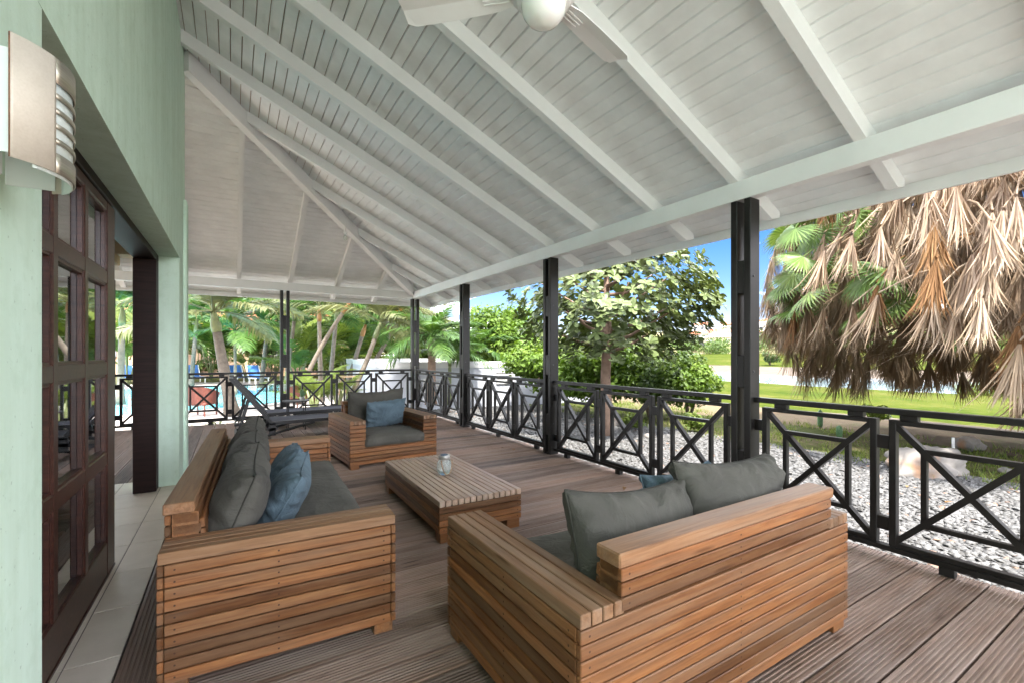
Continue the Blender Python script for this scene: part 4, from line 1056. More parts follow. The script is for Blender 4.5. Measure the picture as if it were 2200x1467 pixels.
# leafy backdrop trees behind the pool
for i, (px, z, r, n, sz, mt, lab) in enumerate([(380, 44, (5, 4, 4.6), 5200, .30, 'leaf_mid', 'leafy tree at the far left behind the pool palms'), (470, 41, (4.5, 4, 4.2), 5200, .28, 'leaf_dark', 'dark leafy tree behind the thick palm'),
        (560, 44, (5, 4, 4.8), 5200, .30, 'leaf_mid', 'leafy tree behind the blue loungers'), (640, 42, (4.6, 4, 4.6), 5200, .30, 'leaf_lime', 'yellow green leafy tree behind the slender palms'),
        (710, 43, (4.6, 4, 5.0), 5200, .30, 'leaf_mid', 'leafy tree behind the curved palm top'), (780, 41, (4.4, 4, 4.4), 5200, .28, 'leaf_lime', 'light leafy tree left of the annex roof'),
        (850, 43, (4.6, 4, 3.6), 5200, .28, 'leaf_mid', 'leafy tree behind the corner post'), (940, 46, (5, 4, 2.6), 4200, .28, 'leaf_mid', 'low leafy tree beyond the annex'), (270, 40, (5, 4, 4.4), 4200, .30, 'leaf_lime', 'leafy tree seen through the doorway'),
        (180, 42, (5, 4, 4.4), 4200, .30, 'leaf_mid', 'leafy tree seen through the door panes')]):
    p = pt(px, 0, z); bush('leafy_tree', (p.x, p.y, -.3), r, n, sz, mt, lab, 'tree', 'leafy trees behind the pool', 80 + i, True, 18, .42, .7)
for i, (px, z, r, mt, lab) in enumerate([(440, 35.5, (1.8, 1.4, 1.5), 'leaf_oleander', 'pink flowering oleander bush beyond the pool'), (400, 34, (1.6, 1.2, .9), 'leaf_mid', 'green bush behind the leftmost blue lounger'),
        (480, 34, (1.9, 1.3, .8), 'leaf_mid', 'green bush behind the thick palm trunk by the pool'), (600, 34.5, (2.2, 1.4, 1.1), 'leaf_dark', 'dark green bush behind the pool loungers'), (690, 33, (2.0, 1.4, 1.2), 'leaf_mid', 'green bush behind the leaning palms'), (760, 31, (2, 1.4, 1.1), 'leaf_lime', 'light green bush left of the white annex')]):
    p = pt(px, 0, z); bush('garden_bush', (p.x, p.y, -.4), r, 1500, .16, mt, lab, 'bush', 'bushes beyond the pool', 100 + i, False, 10)
# ground cover along the back edge of the deck
blobs = [((-3.8 + .28 * i + rnd.uniform(-.1, .1), 10.55 + rnd.uniform(-.1, .35), -.28), (.3, .28, rnd.uniform(.16, .30))) for i in range(26)]
foliage('ground_cover', blobs, 5200, .055, 'leaf_lime', None, .6, 2.0, .8)['label'] = 'low bright green ground cover along the back railing'
# ---- big bright shrubs by the tree
for i, (px, z, base, r, n, sz, mt, lab) in enumerate([(1085, 17.5, -.45, (2.4, 2.0, 2.05), 15000, .085, 'leaf_bright', 'large bright green bush left of the broad leaved tree'),
        (1190, 14.0, -.45, (1.6, 1.4, 1.3), 10000, .075, 'leaf_bright', 'bright green bush behind the second largest post'),
        (1290, 12.8, -.45, (1.4, 1.3, 1.15), 9000, .07, 'leaf_bright', 'green bush right behind the broad leaved tree trunk'),
        (1400, 12.6, -.45, (1.45, 1.2, 1.12), 9000, .07, 'leaf_mid', 'darker green bush under the broad leaved tree'),
        (1480, 12.4, -.45, (1.05, .9, .88), 7000, .065, 'leaf_bright', 'green bush left of the largest post')]):
    p = pt(px, 0, z); bush('green_bush', (p.x, p.y, base), r, n, sz, mt, lab, 'bush', 'green bushes by the gravel', 120 + i, True, 26, .34, .7)
for i, (px, py, z, s_, lab) in enumerate([(1360, 930, 10.4, .28, 'low bushy plant right of the tree trunk'), (1490, 925, 10.2, .32, 'low pale plant left of the largest post'), (1878, 938, 11.6, .34, 'small leafy shrub behind the big boulder')]):
    p = pt(px, py, z); bush('low_plant', (p.x, p.y, -.43), (s_, s_, s_ * .7), 700, .05, 'leaf_lime', lab, 'plant', None, 140 + i, False, 8)

# ---- broad leaved tree
TB = Vector((6.78, 7.22, -.43)); tree = thing('almond_tree', TB, 'broad leaved tree with pale round leaves and a bare trunk beyond the railing', 'tree')
MB().tube([(0, 0, -.1), (.03, .02, .5), (-.03, 0, 1.2), (.02, 0, 2.0), (.03, .02, 2.6), (.0, .0, 3.4)], [.15, .12, .105, .105, .085, .05], 10).build('trunk', 'bark_almond', tree, True)
def leaf_mesh(L, w, seed):
    g = random.Random(seed); st_ = [(0, .10), (.2, .38), (.45, .78), (.7, 1.0), (.88, .82), (1, .28)]; m = MB(); vs, fs = [], []
    for u, ww in st_:
        z = -.12 * L * u * u + .02 * L * math.sin(u * 3); vs += [(u * L, -ww * w / 2, z + .10 * w * ww), (u * L, 0, z), (u * L, ww * w / 2, z + .10 * w * ww)]
    for i in range(len(st_) - 1): k = 3 * i; fs += [(k, k + 3, k + 4, k + 1), (k + 1, k + 4, k + 5, k + 2)]
    return m.add(vs, fs).mesh('leaf', True)
LM = [leaf_mesh(.135 + .017 * i, .082 + .006 * (i % 3), i) for i in range(4)]
g = random.Random(5); cc_ = Vector((.30, -.12, 2.80)); leaves = []; br = []
toCam = (Vector((0, 0, 1.3)) - TB).normalized()
tips = []
for i in range(900):
    while True:
        a, u = g.uniform(0, 2 * math.pi), g.uniform(-.95, 1); q = math.sqrt(1 - u * u); r_ = g.uniform(.5, 1.0) ** .6
        lump = 1 + .22 * noise.noise(Vector((math.cos(a) * q * 1.8, math.sin(a) * q * 1.8, u * 2.2)))
        p = cc_ + (R_ * (math.cos(a) * q * 2.25) + F_ * (math.sin(a) * q * 1.9)) * r_ * lump + Vector((0, 0, u * 1.32 * r_ * lump))
        if p.z < 1.38 + .35 * (p.xy.length < .7): continue
        if p.z > 3.2 and p.dot(R_) < -.2 and g.random() < .25: continue
        break
    tips.append(p)
for i in range(16):
    a = i * 2.399; h = 1.9 + 1.5 * i / 16; rad = 1.7 - .5 * i / 16; e = Vector((math.cos(a) * rad, math.sin(a) * rad, h + .45))
    MB().tube([(0, 0, h - .15), e * .4 + Vector((0, 0, h * .52)), e], [.045, .03, .01], 6).build('branch', 'bark_almond', tree, True)
for p in tips:
    out = (p - Vector((0, 0, p.z - .3))).normalized(); ax = (out * .8 + Vector((0, 0, .75)) + Vector((g.uniform(-.4, .4), g.uniform(-.4, .4), g.uniform(-.3, .3)))).normalized()
    nl = g.randint(6, 9); a0 = g.uniform(0, 6.28); x_ = ax.orthogonal().normalized(); y_ = ax.cross(x_)
    for k in range(nl):
        a = a0 + 2 * math.pi * k / nl + g.uniform(-.2, .2); e = R(g.uniform(-5, 40)); d = (x_ * math.cos(a) + y_ * math.sin(a)) * math.cos(e) + ax * math.sin(e)
        s_ = g.uniform(.75, 1.2); zax = (ax - d * ax.dot(d)).normalized(); yax = zax.cross(d)
        leaves.append((p + TB, Matrix((d, yax, zax)).transposed(), s_, g.randrange(4)))
leaves.sort(key=lambda q: (q[0] - Vector((0, 0, 1.3))).length)
for me in LM: me.materials.append(MAT['leaf_almond'])
for p, m3, s_, k in leaves[:300]:
    o = link('leaf', LM[k], 'leaf_almond', tree, p - TB, m3.to_euler()); o.scale = (s_,) * 3
Vs, Fs, Ts = [], [], []; off = 0
LV = [np.array([v.co[:] for v in me.vertices]) for me in LM]; LF = [np.array([p_.vertices[:] for p_ in me.polygons]) for me in LM]
for p, m3, s_, k in leaves[300:]:
    Vs.append(LV[k] @ np.array(m3).T * s_ + np.array(p - TB)); Fs.append(LF[k] + off); off += len(LV[k]); Ts.append(np.full(len(LV[k]), g.random()))
o = link('foliage', npmesh('foliage', np.concatenate(Vs), np.concatenate(Fs), np.concatenate(Ts), True), 'leaf_almond_bulk', tree); o['kind'] = 'stuff'

# ---- fan palm with its skirt of dead leaves
FP = Vector((12.4, 1.72, -.47)); fp = thing('fan_palm', FP, 'tall fan palm with a huge skirt of dry hanging fronds and some green fans', 'palm tree'); fp.scale = (1.33, 1.33, 1.27)
MB().tube([(0, 0, -.1), (.05, 0, 1.5), (.02, .03, 3.2), (0, 0, 5.1)], [.30, .24, .24, .26], 12).build('trunk', 'bark_dark', fp, True)
def dead_mesh(seed, L=.56, spread=22, n=60):
    g = random.Random(seed); m = MB()
    m.tube([(-.62, 0, .40), (-.34, 0, .28), (-.12, 0, .10), (0, 0, 0)], [.012, .010, .008, .009], 5)
    for i in range(n):
        f = R(g.uniform(-spread, spread)); b = R(g.uniform(-10, 13)); d = Vector((math.sin(b), math.sin(f), -math.cos(f) * math.cos(b))).normalized(); ln = L * g.uniform(.62, 1.05)
        w = g.uniform(.004, .0095); s_ = Vector((g.uniform(-.6, .6), 1, 0)).normalized(); cu = Vector((g.uniform(-.14, .18), g.uniform(-.15, .15), -.02)) * ln
        p0 = Vector((0, 0, .0)) + d * .03; p1 = d * ln * .4 + cu * .15; p2 = d * ln * .75 + cu * .6; p3 = d * ln + cu * 1.3
        k = len(m.v); m.v += [tuple(p0 - s_ * w * .5), tuple(p0 + s_ * w * .5), tuple(p1 + s_ * w), tuple(p1 - s_ * w), tuple(p2 + s_ * w * .8), tuple(p2 - s_ * w * .8), tuple(p3)]
        m.f += [(k, k + 1, k + 2, k + 3), (k + 3, k + 2, k + 4, k + 5), (k + 5, k + 4, k + 6)]
    return m.mesh('dead_frond')
def fan_mesh(seed, L=.60, n=34):
    g = random.Random(seed); m = MB(); m.tube([(-.95, 0, .12), (-.5, 0, .10), (0, 0, 0)], [.018, .014, .012], 5)
    for i in range(n):
        f = R(-118 + 236 * (i + .5) / n); d = Vector((math.cos(f), math.sin(f), -.10 - .12 * abs(math.sin(f)))).normalized(); ln = L * (.72 + .28 * math.cos(f * .6)) * g.uniform(.9, 1.05); w = .021
        s_ = Vector((-d.y, d.x, 0)).normalized(); z_ = Vector((0, 0, .5 * w * (1 if i % 2 else -1)))
        p1 = d * ln * .55; p2 = d * ln * .82 - Vector((0, 0, .05 * ln)); p3 = d * ln - Vector((0, 0, g.uniform(.08, .22) * ln))
        k = len(m.v); m.v += [(0, 0, 0), tuple(p1 + s_ * w + z_), tuple(p1 - s_ * w - z_), tuple(p2 + s_ * w * .45), tuple(p2 - s_ * w * .45), tuple(p3)]
        m.f += [(k, k + 2, k + 1), (k + 1, k + 2, k + 4, k + 3), (k + 3, k + 4, k + 5)]
    return m.mesh('green_fan')
DM = [dead_mesh(i, .56 + .045 * i, 10 + 4 * (i % 3)) for i in range(6)]; DR = [dead_mesh(40 + i, .62, 14) for i in range(2)]; GM = [fan_mesh(i) for i in range(3)]
for me in DM: me.materials.append(MAT['fan_dead'])
for me in DR: me.materials.append(MAT['fan_rust'])
for me in GM: me.materials.append(MAT['fan_green'])
prof = [(4.95, 1.1), (4.6, 1.75), (4.2, 2.3), (3.8, 2.7), (3.4, 3.0), (3.0, 3.2), (2.6, 3.3), (2.3, 3.3), (2.0, 3.32), (1.7, 3.30), (1.45, 3.25), (1.2, 3.12), (.98, 2.9), (.85, 2.6)]
g = random.Random(9); camA = math.atan2(-FP.y, -FP.x); spots = []
for ri, (h, rr) in enumerate(prof):
    n = int(2 * math.pi * rr / .20)
    for i in range(n):
        a = 2 * math.pi * (i + .5 * (ri % 2)) / n + g.uniform(-.06, .06); da = abs((a - camA + math.pi) % (2 * math.pi) - math.pi)
        lay = g.choice((1, 1, .93, .80)); dl = math.cos(a - math.atan2(-R_.y, -R_.x))
        if (dl > .86 and h < 1.6) or (dl > .93 and g.random() < .35): continue
        spots.append((da, a, h + g.uniform(-.16, .16) - (1 - lay) * .2, rr * lay * g.uniform(.94, 1.05)))
spots.sort(key=lambda q: q[0])
front = [q for q in spots if q[0] < R(105)]; rest = [q for q in spots if q[0] >= R(105)]; g.shuffle(front); front, more = front[:290], front[290:]
def dead_place(q):
    da, a, h, rr = q; p = Vector((rr * math.cos(a), rr * math.sin(a), h + .43)); return p, Euler((R(g.uniform(-9, 9)), R(g.uniform(-12, 8)), a + R(g.uniform(-30, 30))))
for q in front:
    p, e = dead_place(q); rust = g.random() < .12; me = g.choice(DR if rust else DM); o = link('dead_frond', me, '', fp, p, e); s_ = g.uniform(.85, 1.2); o.scale = (s_,) * 3
Vs, Fs = [], []; off = 0
for q in more + rest + [(q[0], q[1] + .08, q[2] - .1, q[3] * .8) for q in spots if q[2] > 1.9] + [(q[0], q[1] + .03, q[2] + .1, q[3] * .58) for q in spots if q[2] > 2.3 and g.random() < .6]:
    p, e = dead_place(q); me = g.choice(DM); m3 = np.array(e.to_matrix())
    V = np.array([v.co[:] for v in me.vertices]) @ m3.T + np.array(p)
    for po in me.polygons:
        f = list(po.vertices)
        if len(f) == 3: f.append(f[2])
        if len(f) == 4: Fs.append([x + off for x in f])
    Vs.append(V); off += len(V)
mb = MB(); VV = np.concatenate(Vs); mb.v = [tuple(v) for v in VV]; mb.f = [tuple(f[:3]) if f[3] == f[2] else tuple(f) for f in Fs]
o = link('dead_thatch', mb.mesh('dead_thatch'), 'fan_dead', fp); o['kind'] = 'stuff'
leftA = math.atan2(-R_.y, -R_.x)
for i in range(34):          # green fans on the side towards the lawn
    a = leftA + R(g.uniform(-30, 13)); h = g.uniform(1.45, 3.7); rr = g.uniform(3.0, 3.55) - .38 * abs(h - 2.4)
    o = link('green_fan', g.choice(GM), '', fp, Vector((rr * math.cos(a), rr * math.sin(a), h + .43)), Euler((R(g.uniform(-50, 50)), R(g.uniform(15, 70)), a + R(g.uniform(-30, 30))))); s_ = g.uniform(.62, .85); o.scale = (s_,) * 3
for i in range(26):          # crown above the eave
    a = i * 2.399; e = g.uniform(-10, 70); rr = 1.2 * math.cos(R(e)); o = link('green_fan', g.choice(GM), '', fp, Vector((rr * math.cos(a), rr * math.sin(a), 5.6 + 1.1 * math.sin(R(e)))), Euler((0, R(-e + 25), a)))

# ================================================================== gravel, stones, verge
n = 42000
yy_ = np.concatenate([NPR.uniform(-1.5, 5.5, int(n * .62)), NPR.uniform(5.5, 14, n - int(n * .62))]); xx_ = NPR.uniform(3.70, 8.75, n)
sz = .018 + .022 * NPR.random(n) ** 1.6
P = np.stack([xx_, yy_, -.428 + .012 * NPR.random(n)], 1)
octv = np.array([(1, 0, 0), (0, 1, 0), (-1, 0, 0), (0, -1, 0), (0, 0, .62), (0, 0, -.5), (.62, .62, .3), (-.62, .62, .3), (-.62, -.62, .3), (.62, -.62, .3)], float)
octf = np.array([(4, 6, 7), (4, 7, 8), (4, 8, 9), (4, 9, 6), (0, 6, 9), (0, 1, 6), (1, 7, 6), (1, 2, 7), (2, 8, 7), (2, 3, 8), (3, 9, 8), (3, 0, 9)])
a = NPR.uniform(0, 6.28, n); tl = NPR.normal(0, .25, (n, 2)); sx, sy, sz_ = sz * (1 + .5 * NPR.random(n)), sz, sz * (.55 + .5 * NPR.random(n))
lx, ly, lz = octv[:, 0][None] * sx[:, None], octv[:, 1][None] * sy[:, None], octv[:, 2][None] * sz_[:, None]
ca, sa = np.cos(a)[:, None], np.sin(a)[:, None]
V = np.stack([P[:, 0:1] + lx * ca - ly * sa, P[:, 1:2] + lx * sa + ly * ca, P[:, 2:3] + lz + lx * tl[:, 0:1] + ly * tl[:, 1:2]], 2).reshape(-1, 3)
Fp = (octf[None] + 10 * np.arange(n)[:, None, None]).reshape(-1, 3); tn = NPR.random(n) * .82; tn[NPR.random(n) < .02] = 1
gv = link('gravel', npmesh('gravel', V, Fp, np.repeat(tn, 10), True), 'pebble'); gv['kind'] = 'stuff'; gv['label'] = 'pale grey pebbles spread between the deck and the lawn'
def rock(c, r, lab, seed, mat='rock', name='boulder', cat='boulder', group=None, sub=4):
    bm = bmesh.new(); bmesh.ops.create_icosphere(bm, subdivisions=sub, radius=1)
    for v in bm.verts:
        d = v.co.normalized(); f = 1 + .30 * noise.noise(d * 1.4 + Vector((seed, 0, 0))) + .18 * noise.noise(d * 3.2 + Vector((0, seed, 0))) + .06 * noise.noise(d * 9 + Vector((0, seed, 3))); v.co = Vector((d.x * r[0], d.y * r[1], max(d.z, -.45) * r[2])) * f
    me = bpy.data.meshes.new(name); bm.to_mesh(me); bm.free(); me.polygons.foreach_set('use_smooth', [True] * len(me.polygons)); o = link(name, me, mat, None, c); return tag(o, lab, cat, group)
rock((8.75, 2.55, -.37), (.64, .42, .33), 'big pale boulder with orange stains at the gravel edge', 2)
rock((11.5, 2.75, -.36), (.24, .2, .15), 'small pale rock on the bare earth behind the big boulder', 5)
rock((10.3, 1.2, -.36), (.3, .25, .14), 'flat pale rock at the right end of the gravel', 6)
for i, (x, y, s_, lab) in enumerate([(7.35, 6.55, .10, 'red brown stone near the tree foot, right of the trunk'), (6.9, 3.1, .055, 'small red stone lying on the gravel in front of the boulder'), (7.6, 2.75, .06, 'dark stone on the gravel left of the boulder'), (7.9, 8.2, .22, 'pale rock under the bushes left of the tree trunk'), (9.6, 1.9, .08, 'rusty stone at the right of the big boulder')]):
    rock((x, y, -.40), (s_ * 1.3, s_, s_ * .7), lab, 20 + i, 'rock', 'stone', 'stone', None, 2)
mk = thing('marker_stake', (10.75, 2.77, -.50), 'short white marker stake on the bare earth', 'stake'); MB().tube([(0, 0, 0), (0, 0, .34)], .022, 8).build('stake', 'white_plastic', mk, True)
for i, (px, py, h, lab) in enumerate([(1762, 938, .42, 'small upright cactus beyond the gravel, the taller'), (1803, 955, .26, 'small upright cactus nearer the boulder, the shorter')]):
    p = pt(px, py, 11.0 if i == 0 else 9.6); c_ = thing('cactus', (p.x, p.y, -.46), lab, 'cactus')
    m = MB(); prof_ = [(.035, 0), (.055, .1 * h), (.06, .5 * h), (.055, .85 * h), (.02, h)]; m.lathe(prof_, 10); m.build('cactus_stem', 'cactus_green', c_, True)
# grass tufts on the verge
def blades(name, P, h, w, mat, lab):
    n = len(P); a = NPR.uniform(0, 6.28, n); hh_ = h * (.5 + NPR.random(n)); lean_ = NPR.normal(0, .35, (n, 2)) * hh_[:, None]
    dx, dy = np.cos(a) * w, np.sin(a) * w; b0 = P + np.stack([dx, dy, 0 * dx], 1); b1 = P - np.stack([dx, dy, 0 * dx], 1); tp = P + np.stack([lean_[:, 0], lean_[:, 1], hh_], 1)
    V = np.stack([b0, b1, tp], 1).reshape(-1, 3); o = link(name, npmesh(name, V, np.arange(3 * n).reshape(n, 3), np.repeat(NPR.random(n), 3)), mat); o['kind'] = 'stuff'; o['label'] = lab; return o
n = 9000; cl = NPR.uniform([8.3, -2], [12.2, 13], (420, 2)); idx = NPR.integers(0, 420, n); q = cl[idx] + NPR.normal(0, .13, (n, 2))
blades('verge_grass', np.stack([q[:, 0], q[:, 1], np.full(n, -.45)], 1), .10, .008, 'leaf_lime', 'tufts of grass along the gravel edge')
n = 1700; q = np.stack([NPR.normal(42.2, .5, n), NPR.uniform(2, 10.5, n)], 1); blades('reeds', np.stack([q[:, 0], q[:, 1], np.full(n, -1.6)], 1), 1.0, .03, 'leaf_lime', 'yellow green reeds at the near edge of the pond')
# rip-rap along the pond edges
Vs, Fs = [], []; ico = bmesh.new(); bmesh.ops.create_icosphere(ico, subdivisions=1, radius=1); iv = np.array([v.co[:] for v in ico.verts]); fi = np.array([[v.index for v in f.verts] for f in ico.faces]); ico.free(); off = 0
for i in range(900):
    y = NPR.uniform(-10, 90); near = i % 2; x = (43.0 + wig(y, 5, .8) if near else 62.3 + wig(y, 6, 1)) + NPR.normal(0, .25); s_ = NPR.uniform(.07, .22); Vs.append(iv * np.array([s_ * 1.2, s_, s_ * .6]) * (1 + .2 * NPR.normal(size=(len(iv), 1))) + np.array([x, y, -1.56])); Fs.append(fi + off); off += len(iv)
o = link('pond_stones', npmesh('pond_stones', np.concatenate(Vs), np.concatenate(Fs)), 'rock'); o['kind'] = 'stuff'; o['label'] = 'rubble stones along the pond edges'
# far woods between the lawn and the houses
blobs = []
for i in range(230):
    y = rnd.uniform(-30, 210); x = rnd.uniform(129, 152); s_ = rnd.uniform(1.5, 3.2); blobs.append(((x, y, 1.6 + (x - 129) * .08 + s_ * .55), (s_ * 1.3, s_ * 1.5, s_)))
o = foliage('far_woods', blobs, 52000, .42, 'leaf_mid', None, .8, 1.5, .5); o['label'] = 'dense green thicket between the far lawn and the houses'
bt = pt(1655, 0, 78); b_ = bush('bank_shrub', (bt.x, bt.y, -.7), (1.9, 1.7, 1.3), 1500, .16, 'leaf_dark', 'small dark shrub alone on the far pond bank', 'bush', None, 160, True, 8, .35, .5)

# ================================================================== buildings
def hill_h(x):
    for (a, ha), (b, hb) in zip(((127, 1.4), (170, 4.5), (250, 15), (310, 19)), ((170, 4.5), (250, 15), (310, 19), (420, 19))):
        if x <= b: return ha + (hb - ha) * (x - a) / (b - a)
    return 19
def villa(c, rz, w, d, h, wall, roofm, lab, group, cat='house', floors=1, name='villa', rh=None):
    t = thing(name, c, lab, cat, group, rz); MB().box(-w / 2, w / 2, -d / 2, d / 2, -3, h).build('wall', wall, t)
    rh = rh or w * .16; o = .5
    if roofm == 'flat': MB().box(-w / 2 - .3, w / 2 + .3, -d / 2 - .3, d / 2 + .3, h + .002, h + .5).build('roof', 'bld_white', t)
    else:
        e = [(-w / 2 - o, -d / 2 - o, h - .1), (w / 2 + o, -d / 2 - o, h - .1), (w / 2 + o, d / 2 + o, h - .1), (-w / 2 - o, d / 2 + o, h - .1), (-w / 2 + d / 2, 0, h + rh), (w / 2 - d / 2, 0, h + rh)]
        MB().add(e, [(0, 1, 5, 4), (1, 2, 5), (2, 3, 4, 5), (3, 0, 4), (3, 2, 1, 0)]).build('roof', roofm, t)
    nw = max(2, int(w / 3))
    for f in range(floors):
        for i in range(nw):
            x = -w / 2 + w * (i + .5) / nw; z0 = .8 + 2.9 * f
            if z0 + 1.6 < h: MB().box(x - .65, x + .65, -d / 2 - .06, -d / 2 + .1, z0, z0 + 1.5).build('window', 'far_glass', t)
    return t
g = random.Random(21); cols = ['bld_white', 'bld_white', 'bld_cream', 'bld_white', 'bld_peach', 'bld_white']; roofs = ['terracotta', 'terracotta', 'roof_grey', 'bld_white', 'terracotta', 'flat']
cw = {'bld_white': 'white', 'bld_cream': 'cream', 'bld_peach': 'peach', 'bld_yellow': 'yellow'}; rw = {'terracotta': 'a terracotta roof', 'roof_grey': 'a grey roof', 'bld_white': 'a white hipped roof', 'flat': 'a flat white roof'}
vill = [(1512, 235, 0), (1536, 205, 1), (1548, 185, 2), (1560, 215, 9), (1530, 258, 3), (1556, 275, 4), (1582, 240, 5), (1596, 200, 0), (1612, 262, 1), (1646, 225, 3), (1652, 265, 0), (1676, 250, 4), (1690, 190, 2), (1700, 268, 0), (1715, 228, 3), (1742, 205, 5), (1752, 250, 1), (1775, 230, 0), (1798, 205, 3), (1820, 245, 4), (1500, 272, 2), (1485, 215, 1), (1850, 220, 0), (1880, 240, 2)]
used = {}
def vlab(t):
    n = used[t] = used.get(t, 0) + 1; return t if n == 1 else t + (', next rightward', ', rightmost')[n - 2]
wh = ['left of the largest post', 'right of the largest post', 'behind the fan palm']
for i, (px, z, k) in enumerate(vill):
    p = pt(px, 0, z); wm = 'bld_yellow' if k == 9 else cols[k]; rm = 'terracotta' if k == 9 else roofs[k]; w = g.uniform(9, 15); d = g.uniform(7, 9); fl = g.choice((1, 1, 2)); h = 3.2 * fl
    row = 'lower' if z < 212 else ('middle' if z < 245 else 'upper'); side = 0 if px < 1585 else (1 if px < 1745 else 2)
    villa((p.x, p.y, hill_h(p.x) + .3), R(g.uniform(-75, -35)) if True else 0, w, d, h, wm, rm, vlab(f'{cw[wm]} villa with {rw[rm]}, {row} row, {wh[side]}'), 'villas on the far hillside', floors=fl)
hb = []
for i in range(70):
    p = pt(g.uniform(1440, 1900), 0, g.uniform(185, 300)); s_ = g.uniform(1.5, 3.2); hb.append(((p.x, p.y, hill_h(p.x) + s_ * .6), (s_ * 1.3, s_ * 1.3, s_)))
o = foliage('hillside_trees', hb, 15000, .5, 'leaf_mid', None, .8, 1.5, .5); o['label'] = 'scattered green trees among the hillside villas'
# tiled houses behind the pool palms
for px, z, lab in ((412, 37, 'house with an orange tiled roof behind the pool palms at the left'), (620, 38, 'house with an orange tiled roof behind the slotted post'), (290, 37, 'house with an orange tiled roof seen through the doorway')):
    p = pt(px, 0, z); villa((p.x, p.y, .2), R(-20), 11, 8, 2.9, 'bld_peach', 'terracotta', lab, 'tiled houses behind the pool', name='tiled_house', rh=2.3)
# white annex with a parapet, right behind the corner of the deck
an = thing('annex', (3.85, 13.5, -.43), 'low white flat roofed annex behind the corner of the railing', 'building', None, R(-6))
AW, AD, AH = 7.5, 11, 1.47
MB().box(0, AW, 0, AD, 0, AH - .18).build('wall', 'bld_white_shaded', an)
for x0, x1, y0, y1 in ((-.02, AW + .02, -.02, .22), (-.02, AW + .02, AD - .22, AD + .02), (-.018, .22, .221, AD - .221), (AW - .22, AW + .018, .221, AD - .221)):
    MB().box(x0, x1, y0, y1, AH - .178, AH + .02).build('parapet', 'bld_white', an)
MB().box(.23, AW - .23, .23, AD - .23, AH - .177, AH - .12).build('flat_roof', 'bld_white', an)
for k in range(5): MB().box(1.15, 1.75, -.05, -.001, .55 + .09 * k, .60 + .09 * k).build('louvre', 'bld_white', an)
for k in range(5): MB().box(3.6, 4.2, -.05, -.001, .75 + .09 * k, .80 + .09 * k).build('louvre', 'bld_white', an)
# ================================================================== poolside things
def pool_lounger(px, z, rz, lab):
    p = pt(px, 0, z); t = thing('pool_lounger', (p.x, p.y, -.395), lab, 'sun lounger', 'blue loungers beyond the pool', rz)
    for y in (-.33, .33): MB().bar((-.05, y, .34), (1.25, y, .34), .05, .05).build('side_rail', 'white_plastic', t)
    for y in (-.33, .33): MB().bar((-.02, y, .34), (-.50, y, 1.02), .05, .05).build('back_rail', 'white_plastic', t)
    for x, y in ((.05, -.33), (.05, .33), (1.15, -.33), (1.15, .33)): MB().bar((x, y, 0), (x, y, .32), .05, .05).build('leg', 'white_plastic', t)
    MB().box(-.02, 1.22, -.30, .30, .345, .36).build('seat_sling', 'blue_sling', t)
    m = MB(); m.add([(-.02, -.30, .36), (-.02, .30, .36), (-.50, .30, 1.04), (-.50, -.30, 1.04), (-.045, -.30, .345), (-.045, .30, .345), (-.525, .30, 1.025), (-.525, -.30, 1.025)], [(0, 1, 2, 3), (7, 6, 5, 4), (0, 4, 5, 1), (2, 6, 7, 3), (0, 3, 7, 4), (1, 5, 6, 2)]); m.build('back_sling', 'blue_sling', t)
for px, z, lab in ((416, 27.5, 'blue and white lounger beyond the pool, leftmost in view'), (510, 27.0, 'blue and white lounger beyond the pool, beside the thick palm trunk'), (548, 26.5, 'blue and white lounger beyond the pool, just left of the slotted post'), (272, 27, 'blue and white lounger seen through the doorway')):
    pool_lounger(px, z, R(-75), lab)
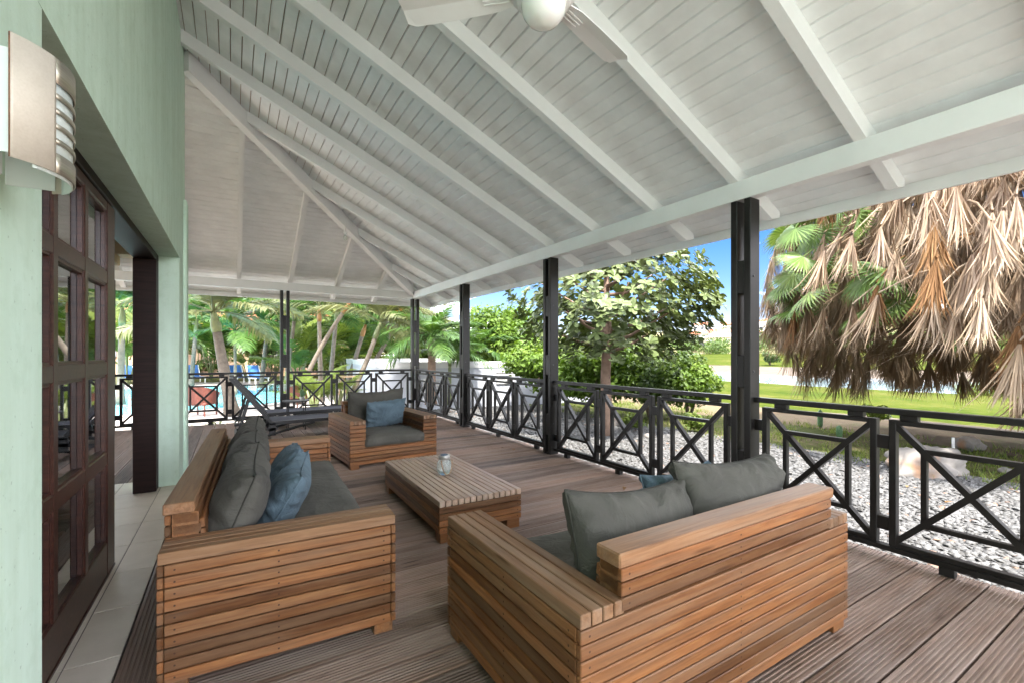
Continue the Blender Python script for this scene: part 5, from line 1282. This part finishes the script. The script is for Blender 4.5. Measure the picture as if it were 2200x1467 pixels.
def wicker(px, z, rz, lab):
    p = pt(px, 0, z); t = thing('wicker_chair', (p.x, p.y, -.395), lab, 'chair', 'red wicker chairs by the pool', rz)
    MB().box(-.3, .3, -.3, .3, .30, .38, .02).build('seat', 'red_wicker', t)
    m = MB(); n = 12; vs = []
    for i in range(n + 1):
        a = R(-20 + 220 * i / n)
        for z_, rr in ((.36, .34), (.62 + .22 * math.sin(R(180 * i / n)), .42)):
            for q_ in (0, .03): vs.append(((rr + q_) * math.cos(a), (rr + q_) * math.sin(a), z_))
    fs = []
    for i in range(n):
        k = 4 * i; fs += [(k, k + 4, k + 6, k + 2), (k + 1, k + 3, k + 7, k + 5), (k + 2, k + 6, k + 7, k + 3), (k, k + 1, k + 5, k + 4)]
    m.add(vs, fs).build('back', 'red_wicker', t)
    for x, y in ((-.26, -.26), (.26, -.26), (-.26, .26), (.26, .26)): MB().tube([(x, y, 0), (x, y, .3)], .02, 6).build('leg', 'red_wicker', t)
wicker(432, 12.6, R(150), 'red wicker chair near the pool at the left'); wicker(648, 13.6, R(200), 'red wicker chair half hidden behind the lounger and post')
p = pt(768, 0, 19.5); pc = thing('picnic_table', (p.x, p.y, -.395), 'pale timber picnic table between the palms and the annex', 'picnic table', None, R(-25))
for k in range(4): MB().box(-.9, .9, -.36 + .185 * k, -.20 + .185 * k, .72, .76).build('plank', 'timber_pale', pc)
for y in (-.72, .62): MB().box(-.9, .9, y - .12, y + .12, .42, .46).build('bench_plank', 'timber_pale', pc)
for x in (-.6, .6):
    MB().bar((x, -.62, 0), (x, -.18, .72), .05, .09).build('leg', 'timber_pale', pc); MB().bar((x, .56, 0), (x, .16, .72), .05, .09).build('leg', 'timber_pale', pc); MB().bar((x, -.72, .40), (x, .66, .40), .05, .08).build('bearer', 'timber_pale', pc)

# fallen leaves
FL = [leaf_mesh(.07 + .012 * i, .04, 70 + i) for i in range(3)]
for me in FL: me.materials.append(MAT['fan_rust'])
g = random.Random(31)
for i in range(22):
    if i < 16: p = Vector((g.uniform(4.4, 8.4), g.uniform(.6, 9.5), -.392))
    else: p = Vector((g.uniform(1.2, 3.3), g.uniform(.75, 7.2), .004))
    if i >= 16 and ((.8 < p.x < 2.6 and p.y < 2.1) or (1.0 < p.x < 2.0 and 2.8 < p.y < 4.4) or (1.0 < p.x < 2.3 and 5.1 < p.y < 6.5)): p = Vector((3.0 + .3 * g.random(), p.y, .004))
    o = link('fallen_leaf', FL[i % 3], '', None, p, (g.uniform(-.2, .2), g.uniform(-.2, .1), g.uniform(0, 6.28)))
    tag(o, 'small dry brown leaf fallen on the grey gravel' if i < 16 else 'small dry brown leaf fallen on the deck boards', 'leaf', 'dry leaves on the gravel' if i < 16 else 'dry leaves on the deck')
